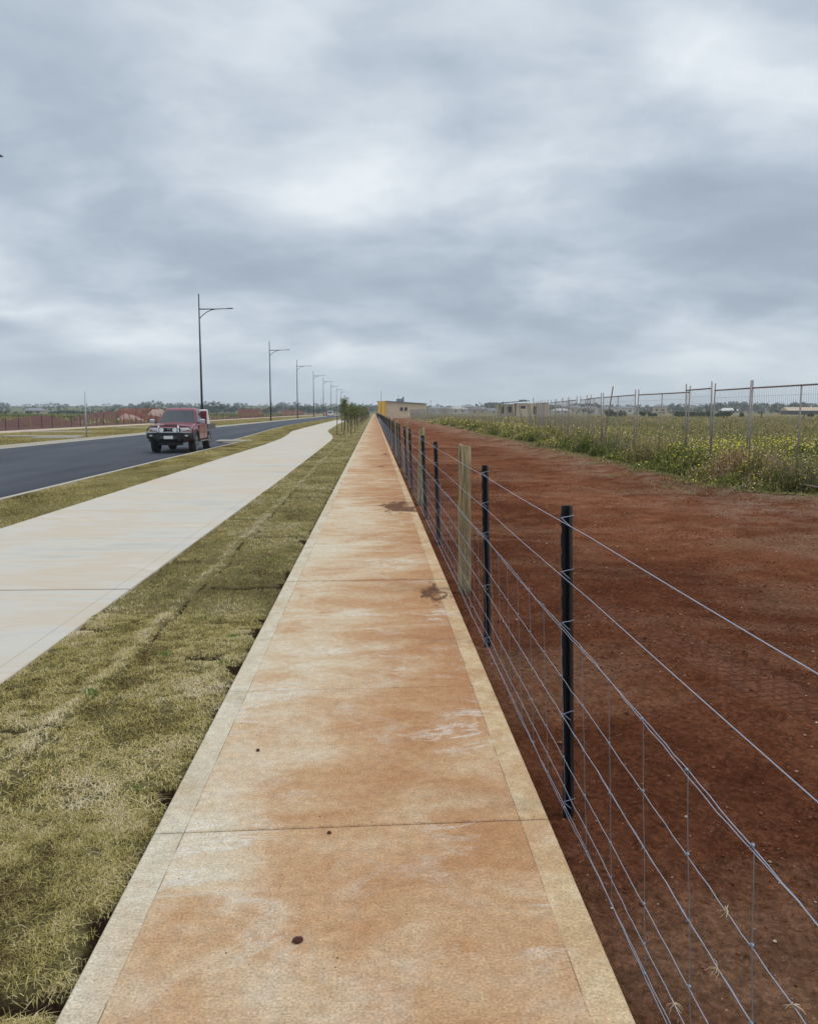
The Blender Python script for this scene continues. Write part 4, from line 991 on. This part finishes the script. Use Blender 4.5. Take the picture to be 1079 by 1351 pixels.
    wb = MB(); wb.prism([(3.56, 1.03), (3.56, 1.80), (3.66, 1.82), (3.80, 1.66), (4.2, 1.12), (4.2, 1.03)], -.93, .93); wb.build('tool_box', wht, t, bevel=.03)
    # wheels
    for (sx, y) in ((1, .98), (-1, .98), (1, 4.04), (-1, 4.04)):
        w = MB(); n = 28; rr = [(.14, .285), (.15, .34), (.135, .385), (.09, .40), (-.09, .40), (-.135, .385), (-.15, .34), (-.14, .285)]; V = []
        for (dx, r_) in rr:
            for k in range(n): a = 2*math.pi*k/n; V.append((dx, r_*math.cos(a), r_*math.sin(a)))
        fs = [(i*n+k, i*n+(k+1) % n, (i+1)*n+(k+1) % n, (i+1)*n+k) for i in range(len(rr)-1) for k in range(n)]+[(7*n+k, 7*n+(k+1) % n, (k+1) % n, k) for k in range(n)]
        w.add(V, fs); wo = w.build('wheel', tyre, t, True); wo.location = (sx*.78, y, .40)
        d = MB(); d.cyl((sx*.05, 0, 0), .285, .16, 'x', 24); ro = d.build('rim', blk, wo)
        s = MB(); s.cyl((sx*.135, 0, 0), .06, .03, 'x', 12)
        for k in range(6):
            a = math.pi*k/3; c = Vector((sx*.137, math.cos(a)*.15, math.sin(a)*.15)); s.box(c, (.02, .05, .24), mtx=Matrix.Rotation(-a+math.pi/2, 3, 'X'))
        s.tube([(sx*.137, .27*math.cos(2*math.pi*i/24), .27*math.sin(2*math.pi*i/24)) for i in range(25)], .014, 5, cap=False)
        s.build('spokes', rim, wo)
    return t
ute()
def far_car(x, y, c, label, van):
    m = Mat('far_paint', .35); m.col(c); g = Mat('far_glass', .1); g.col((.03, .035, .04)); ty = Mat('far_tyre', .9); ty.col((.02, .02, .02))
    t = thing('parked_van' if van else 'parked_car', label, 'van' if van else 'car', (x, y, ZR)); h = 1.95 if van else 1.45
    MB().prism([(0, .35), (0, .8), (.8, .95), (1.3, h-.1), (1.6, h), (4.2, h if van else h-.1), (4.5, .95), (4.5, .35)] if van else [(0, .35), (0, .75), (1.0, .9), (1.7, h), (3.2, h), (4.0, .95), (4.4, .9), (4.4, .35)], -.87, .87).build('body', m.m, t, bevel=.08)
    MB().prism([(.82, .97), (1.28, h-.15), (1.26, h-.12), (.78, .99)] if van else [(1.08, .93), (1.66, h-.08), (1.62, h-.06), (1.04, .95)], -.74, .74).build('windscreen', g.m, t)
    for sx in (1, -1):
        for yy in (.85, 3.6): MB().cyl((sx*.78, yy, .32), .32, .2, 'x', 16).build('wheel', ty.m, t)
far_car(-16.1, 300, (.6, .6, .6), 'tiny white van at the far end of the road between two lamps', True)
far_car(-18.9+1.1, 312, (.33, .03, .03), 'tiny red car behind the white van at the far end of the road', False)

# ------------------------------------------------------------------ trees
def leaf_cloud(cl, n, size, flat=.6):
    """cl: list of (centre, radii); returns leaf quads"""
    V = []; T = []; wts = np.array([c[1][0]*c[1][2] for c in cl]); wts = wts/wts.sum(); pick = rng.choice(len(cl), n, p=wts)
    C = np.array([c[0] for c in cl])[pick]; Rr = np.array([c[1] for c in cl])[pick]; d = rng.normal(size=(n, 3)); d /= np.linalg.norm(d, axis=1)[:, None]
    r = rng.random(n)**.45; P = C+d*Rr*r[:, None]; a = rng.normal(size=(n, 3)); a /= np.linalg.norm(a, axis=1)[:, None]; b = np.cross(a, rng.normal(size=(n, 3))); b /= np.linalg.norm(b, axis=1)[:, None]
    s = size*rng.uniform(.6, 1.3, n)[:, None]; V = np.stack([P-a*s, P+b*s*flat, P+a*s, P-b*s*flat], 1).reshape(-1, 3)
    t = np.clip(.5+(vn(P[:, 0]*3/size*.05, P[:, 2]*3/size*.05, 4)-.5)*.5+rng.normal(0, .22, n), 0, 1)
    return V, np.arange(4*n).reshape(n, 4), np.repeat(t, 4)
def sapling(seed):
    rnd = random.Random(seed); t = thing('street_tree', 'x', 'tree'); H = (2.75, 2.35, 2.5)[seed % 3]; mb = MB()
    top = Vector((rnd.uniform(-.1, .1), rnd.uniform(-.1, .1), H)); mb.tube([(0, 0, -.05), (.01, 0, .9), top*.62, top*.97], [.032, .026, .017, .005], 7); cl = []
    for i in range(20):
        z = .75+(H*.84-.75)*rnd.random()**1.25; a = rnd.uniform(0, 6.28); L = rnd.uniform(.2, .50)*(1.2-(z/H)*.75); p0 = top*(z/H); p1 = p0+Vector((math.cos(a)*L, math.sin(a)*L, rnd.uniform(.1, .35)))
        mb.tube([p0, (p0+p1)/2+Vector((0, 0, -.03)), p1], [.010, .007, .003], 4); cl.append((tuple(p1), (.20, .20, .19))); cl.append((tuple((p0+p1)/2), (.17, .17, .17)))
    for k in range(4): cl.append((tuple(top*(.72+.08*k)), (.15-.02*k, .15-.02*k, .14)))
    mb.build('trunk', M['bark'], t, True)
    v = leaf_cloud(cl, 2400, .040, .42); np_mesh('crown', *v[:2], M['leaf'], parent=t, tint=v[2])
    for (sx, sy) in ((-.48, 0), (.48, .05)):
        s = MB().box((sx, sy, .62), (.05, .05, 1.42)).build('stake', M['stake'], t)
    for zz in (1.08,): MB().tube([(-.46, 0, zz), (-.06, -.04, zz-.04), (.06, -.04, zz-.04), (.46, .05, zz)], .018, 4).build('tie_strap', M['tie'], t)
    return t
random.seed(3); protos = [sapling(i) for i in range(3)]
ys_t = [57.4+7.6*i for i in range(27)]; names = ['nearest young street tree with two dark stakes, tallest in the row', 'second young street tree in the staked row', 'third young street tree in the staked row', 'fourth young street tree in the staked row', 'fifth young street tree in the staked row']
for i, y in enumerate(ys_t):
    o = protos[i] if i < 3 else copy_tree(protos[i % 3]); o.location = (-2.07+random.uniform(-.08, .08)+(.012*(y-57) if y > 57 else 0)*.0, y, -.02); s = 1 if i == 0 else random.uniform(.88, 1.08); o.scale = (s*(1 if i == 0 else 1.12), s*1.1, s); o.rotation_euler = (0, 0, 0 if i < 3 else random.choice((0, math.pi)))
    o['label'] = names[i] if i < 5 else 'one of the young street trees merging at the far end of the row'; o['group'] = 'staked young street trees beside the footpath' if i < 5 else 'far young street trees in the staked row'

def ground_h(x, y):
    d = math.hypot(x, y-60); f = min(1, max(0, (d-700)/900)); f = f*f*(3-2*f)
    return -.3+f*(5+9*float(fbm(x/900+4, y/900, 3, 3)))
def bush(x, y, w, h, label, z0=.0, group='dark shrubs across the weed field', cat='shrub', name='shrub'):
    cl = [((random.uniform(-.4, .4)*w, random.uniform(-.3, .3)*w, h*random.uniform(.25, .6)), (w*random.uniform(.2, .35), w*.25, h*random.uniform(.3, .42))) for _ in range(8)]
    t = thing(name, label, cat, (x, y, z0), 0, group); v = leaf_cloud(cl, 900, .05*max(w, h)**.7+.05, .7); np_mesh('foliage', *v[:2], M['gum'], parent=t, tint=v[2])
    m = MB()
    for k in range(3): m.tube([(0, 0, -.1), (random.uniform(-.3, .3)*w, random.uniform(-.2, .2)*w, h*.6)], [.05+.01*h, .02], 5)
    m.build('stem', M['bark'], t); return t
def atpx(px, Y): # world x for a picture column (photo pixels) at a distance along the path
    return Y*math.tan(math.atan((px-539.5)/1080)+R(2.4))
random.seed(21)
for (px, Y, w, h, l) in ((812, 250, 6.5, 2.6, 'widest dark shrub behind the drift of yellow flowers'), (846, 262, 2.2, 2.0, 'small dark shrub right of the widest one, behind mesh fence'), (858, 262, 3, 1.5, 'low dark shrub in the middle of the weed field'),
        (898, 240, 4.5, 2.0, 'long dark shrub between two double fence posts'), (914, 240, 5, 1.8, 'dark shrub just right of the double posts at mid field'), (929, 235, 4.0, 2.0, 'dark shrub left of the single tall fence post'), (945, 240, 2.2, 1.7, 'small round shrub right of the single tall fence post'),
        (958, 236, 3.4, 2.0, 'squarish dark shrub left of the nearest double posts'), (975, 230, 1.6, 1.7, 'small dark round shrub touching the nearest double posts'), (1067, 238, 1.8, 1.2, 'little dark shrub close to the right edge'), (556, 222, 1.6, 4.0, 'narrow dark tree at the right end of the tan building')):
    bush(atpx(px, Y), Y, w, h, l)
for (px, Y, h) in ((1001, 200, 1.6), (1057, 190, 1.1), (952, 170, .9)):
    o = MB().tube([(0, 0, -.2), (.03, 0, h)], .12, 6).build('field_post', M['stake']); o.location = (atpx(px, Y), Y, 0); tag(o, {1001: 'dark stump post in the field right of the nearest double posts', 1057: 'short dark post in the field near the right edge', 952: 'short dark post in weeds left of the double posts'}[px], 'post', 'old posts in the weed field')
# wooded skyline: broken belts of gum trees too far off to count
def woodland(name, spec, per, seed, mat):
    g = np.random.default_rng(seed); VV = []; FF = []; TT = []; o = 0; fac = []
    for (a0, a1, d0, d1, n, h0, h1) in spec:     # bearings in photo columns
        for _ in range(n):
            px = g.uniform(a0, a1); d = g.uniform(d0, d1); th = math.atan((px-539.5)/1080)+R(2.4)
            x, y = d*math.tan(th), d; z = ground_h(x, y); h = g.uniform(h0, h1)*(.6+.8*float(vn(px*.035, 3, seed))); w = h*g.uniform(.45, .9)
            for c in range(3):
                m = per//3; C = np.array([x+g.normal()*w*.4, y+g.normal()*w*.3, z+h*g.uniform(.40, .72)]); dd = g.normal(size=(m, 3)); dd /= np.linalg.norm(dd, axis=1)[:, None]
                P = C+dd*np.array([w*.42, w*.42, h*.28])*(g.random(m)**.4)[:, None]; s = .10*h*g.uniform(.6, 1.5, m)[:, None]
                A = g.normal(size=(m, 3)); A /= np.linalg.norm(A, axis=1)[:, None]; B = np.cross(A, g.normal(size=(m, 3))); B /= np.linalg.norm(B, axis=1)[:, None]
                VV.append(np.stack([P-A*s, P+B*s*.8, P+A*s, P-B*s*.8], 1).reshape(-1, 3)); TT.append(np.repeat(np.clip(g.normal(.4, .22, m), 0, 1), 4)); fac.append(m)
            tr = np.array([(x-.2, y, z-1), (x+.2, y, z-1), (x+.15, y, z+h*.6), (x-.15, y, z+h*.6)]); VV.append(tr); TT.append(np.zeros(4))
    V = np.concatenate(VV); n = len(V)//4; ob = np_mesh(name, V, np.arange(4*n).reshape(n, 4), mat, tint=np.concatenate(TT)); tag(ob, kind='stuff')
woodland('far_woodland', [(-60, 500, 900, 1500, 520, 3, 8), (-60, 260, 420, 650, 160, 2., 4), (255, 480, 600, 900, 170, 3, 7), (470, 800, 800, 1500, 260, 3, 7), (640, 1140, 700, 1300, 620, 4, 9), (760, 1140, 420, 640, 60, 1.5, 3.5)], 48, 5, M['gum'])

# ------------------------------------------------------------------ buildings
def facade_building():
    t = thing('site_building', 'tan block building with a bright yellow end wall at the end of the path', 'building', (3.0, 205, 0), R(14))
    L = 10.4; W = 9
    def wall(poly_pts, name, mat, th=.2):
        return None
    w = MB(); w.add([(0, 0, -.2), (L, 0, -.2), (L, W, -.2), (0, W, -.2), (0, 0, 4.05), (L, 0, 3.45), (L, W, 3.45), (0, W, 4.05)], [(0, 3, 2, 1), (4, 5, 6, 7), (0, 1, 5, 4), (1, 2, 6, 5), (2, 3, 7, 6), (3, 0, 4, 7)])
    w.build('wall', M['tan'], t)
    MB().box((-.52, 2.0, 1.95), (1.05, 4.0, 4.35)).build('yellow_end', M['yellow'], t); MB().box((-.10, -.06, 2.0), (.22, .1, 4.2)).build('corner_trim', M['tanpanel'], t)
    r = MB(); r.add([(-.2, -.3, 4.12), (L+.2, -.3, 3.52), (L+.2, W+.3, 3.52), (-.2, W+.3, 4.12), (-.2, -.3, 4.26), (L+.2, -.3, 3.66), (L+.2, W+.3, 3.66), (-.2, W+.3, 4.26)], [(0, 3, 2, 1), (4, 5, 6, 7), (0, 1, 5, 4), (1, 2, 6, 5), (2, 3, 7, 6), (3, 0, 4, 7)]); r.build('roof', M['roof'], t)
    for x in (3.85, 5.0): f = MB().box((x, -.03, 2.25), (.85, .1, .95)).build('window', M['tanpanel'], t); MB().box((x, -.09, 2.25), (.70, .04, .80)).build('pane', M['dark'], f)
    u = MB(); u.box((4.3, 3, 4.45), (1.6, 1.2, .75)); uo = u.build('rooftop_unit', M['roof'], t, bevel=.05); MB().box((5.15, 3, 4.65), (.35, .5, 1.3)).build('flue', M['roof'], uo)
    MB().tube([(4.0, 3.2, 4.8), (4.0, 3.2, 5.9)], .04, 5).build('aerial', M['galv'], t)
facade_building()
def shell_building():
    t = thing('shell_building', 'low unfinished tan building with slanting roof slab behind the mesh fence', 'building', (atpx(656, 250), 250, 0), R(-4)); 
    X1 = 15.5
    m = MB(); m.box((5.5+5, 3, 2.0), (10, 6, 4.3)); m.build('wall', M['tan'], t)
    m = MB().box((2.6, 3.6, 1.8), (5.4, 5, 3.9)).build('side_wing', M['tanpanel'], t)
    for (x, z, w, h) in ((1.4, 2.0, .9, 2.0), (3.6, 2.2, 1.2, 1.8)): MB().box((x, 1.08, z), (w, .06, h)).build('window', M['dark'], t)
    MB().box((7.6, -.02, 2.9), (1.5, .08, .8)).build('window', M['dark'], t); d = MB().box((11.2, -.02, 2.0), (.95, .08, 2.4)).build('door', M['dark'], t)
    r = MB(); r.add([(-.5, -.6, 4.0), (9.5, -.6, 4.75), (9.5, 6.5, 4.75), (-.5, 6.5, 4.0), (-.5, -.6, 4.25), (9.5, -.6, 5.0), (9.5, 6.5, 5.0), (-.5, 6.5, 4.25)], [(0, 3, 2, 1), (4, 5, 6, 7), (0, 1, 5, 4), (1, 2, 6, 5), (2, 3, 7, 6), (3, 0, 4, 7)]); r.build('roof_slab', M['roof'], t)
    for x in (-.2, 2.2, 4.9): MB().box((x, -.4, 1.95), (.2, .2, 4.1)).build('column', M['tanpanel'], t)
    MB().box((7.8, 3, 4.95), (2.2, 2, .55)).build('rooftop_unit', M['roof'], t)
shell_building()
def house(px, Y, w, d, hh, wallm, roofm, label, rz, group):
    x = atpx(px, Y); z = ground_h(x, Y); t = thing('house', label, 'house', (x, Y, z), rz, group)
    MB().box((0, 0, hh/2-.3), (w, d, hh+.6)).build('wall', wallm, t); r = MB(); e = .6
    r.add([(-w/2-e, -d/2-e, hh), (w/2+e, -d/2-e, hh), (w/2+e, d/2+e, hh), (-w/2-e, d/2+e, hh), (-w/2+d*.3, 0, hh+d*.22), (w/2-d*.3, 0, hh+d*.22)], [(0, 1, 5, 4), (1, 2, 5), (2, 3, 4, 5), (3, 0, 4), (3, 2, 1, 0)]); r.build('roof', roofm, t)
    for xx in (-w*.28, w*.2): MB().box((xx, -d/2-.03, hh*.55), (1.8, .08, 1.2)).build('window', M['dark'], t)
random.seed(9)
HL = [(604, 620, 'bright white roofed house on the skyline right of the tan building', 'white', 'white'), (618, 640, 'pale house just right of the bright white one', 'white', 'roof'), (631, 600, 'third pale house of the distant town', 'tanpanel', 'roof'), (646, 610, 'pale house left of the unfinished building', 'white', 'roof'),
      (592, 700, 'small grey roofed house first from the tan building', 'tanpanel', 'roof'), (575, 760, 'tiny house nearest the tan building on the skyline', 'white', 'roof'), (738, 600, 'pale house right of the unfinished building', 'white', 'white'), (756, 620, 'house seen through the mesh between two post pairs', 'tanpanel', 'roof'),
      (776, 590, 'grey roofed house behind the leaning props', 'white', 'roof'), (797, 640, 'small house behind the crossing props', 'tanpanel', 'roof'), (822, 600, 'pale house above the widest dark shrub', 'white', 'roof'), (868, 590, 'low tan house in mid horizon behind the mesh', 'tanpanel', 'roof'),
      (958, 560, 'pale long shed left of the nearest double posts', 'white', 'white'), (50, 560, 'pale long shed on the horizon at the far left', 'tanpanel', 'roof')]
for (px, Y, l, wm, rm) in HL: house(px, Y, random.uniform(9, 15) if 'shed' not in l else 12, random.uniform(7, 9), random.uniform(3.6, 5.6) if 'shed' not in l else 2.6, M[wm], M[rm], l, random.uniform(-.3, .3), 'houses of the distant town')
t = thing('farm_shed', 'long low shed with a red brown roof at the right edge of the horizon', 'shed', (atpx(1068, 420), 420, 0), 0)
MB().box((0, 0, .9), (30, 8, 2.4)).build('wall', M['dark'], t); r = MB(); r.add([(-15.5, -4.6, 2.1), (15.5, -4.6, 2.1), (15.5, 4.6, 2.1), (-15.5, 4.6, 2.1), (-15.5, 0, 3.9), (15.5, 0, 3.9)], [(0, 1, 5, 4), (2, 3, 4, 5), (0, 4, 3), (1, 2, 5), (3, 2, 1, 0)]); r.build('roof', M['claypath'], t)
for (px, Y, h, l) in ((568, 520, 9.0, 'thin lattice mast on the skyline right of the tan building'), (425, 700, 13, 'faint pole above the far end of the road')):
    t = thing('mast', l, 'mast', (atpx(px, Y), Y, 0)); MB().tube([(0, 0, 0), (0, 0, h)], [.2, .10], 5).build('shaft', M['galv'], t); MB().box((0, 0, h*.88), (1.6, .15, .15)).build('crossarm', M['galv'], t)

# ------------------------------------------------------------------ air
def haze():
    me = bpy.data.meshes.new('haze'); mb = MB().box((0, 750, 12), (5200, 2500, 30)); o = mb.build('haze', M['white']); me = o.data; me.materials.clear()
    m = bpy.data.materials.new('haze_air'); m.use_nodes = True; nt = m.node_tree; nt.nodes.clear(); out = nt.nodes.new('ShaderNodeOutputMaterial'); v = nt.nodes.new('ShaderNodeVolumePrincipled')
    v.inputs['Color'].default_value = (.86, .92, 1, 1); v.inputs['Density'].default_value = .0003; v.inputs['Anisotropy'].default_value = .2
    nt.links.new(v.outputs[0], out.inputs['Volume']); me.materials.append(m); tag(o, kind='stuff')
HAZE = True
if HAZE: haze()
S.cycles.volume_bounces = 1
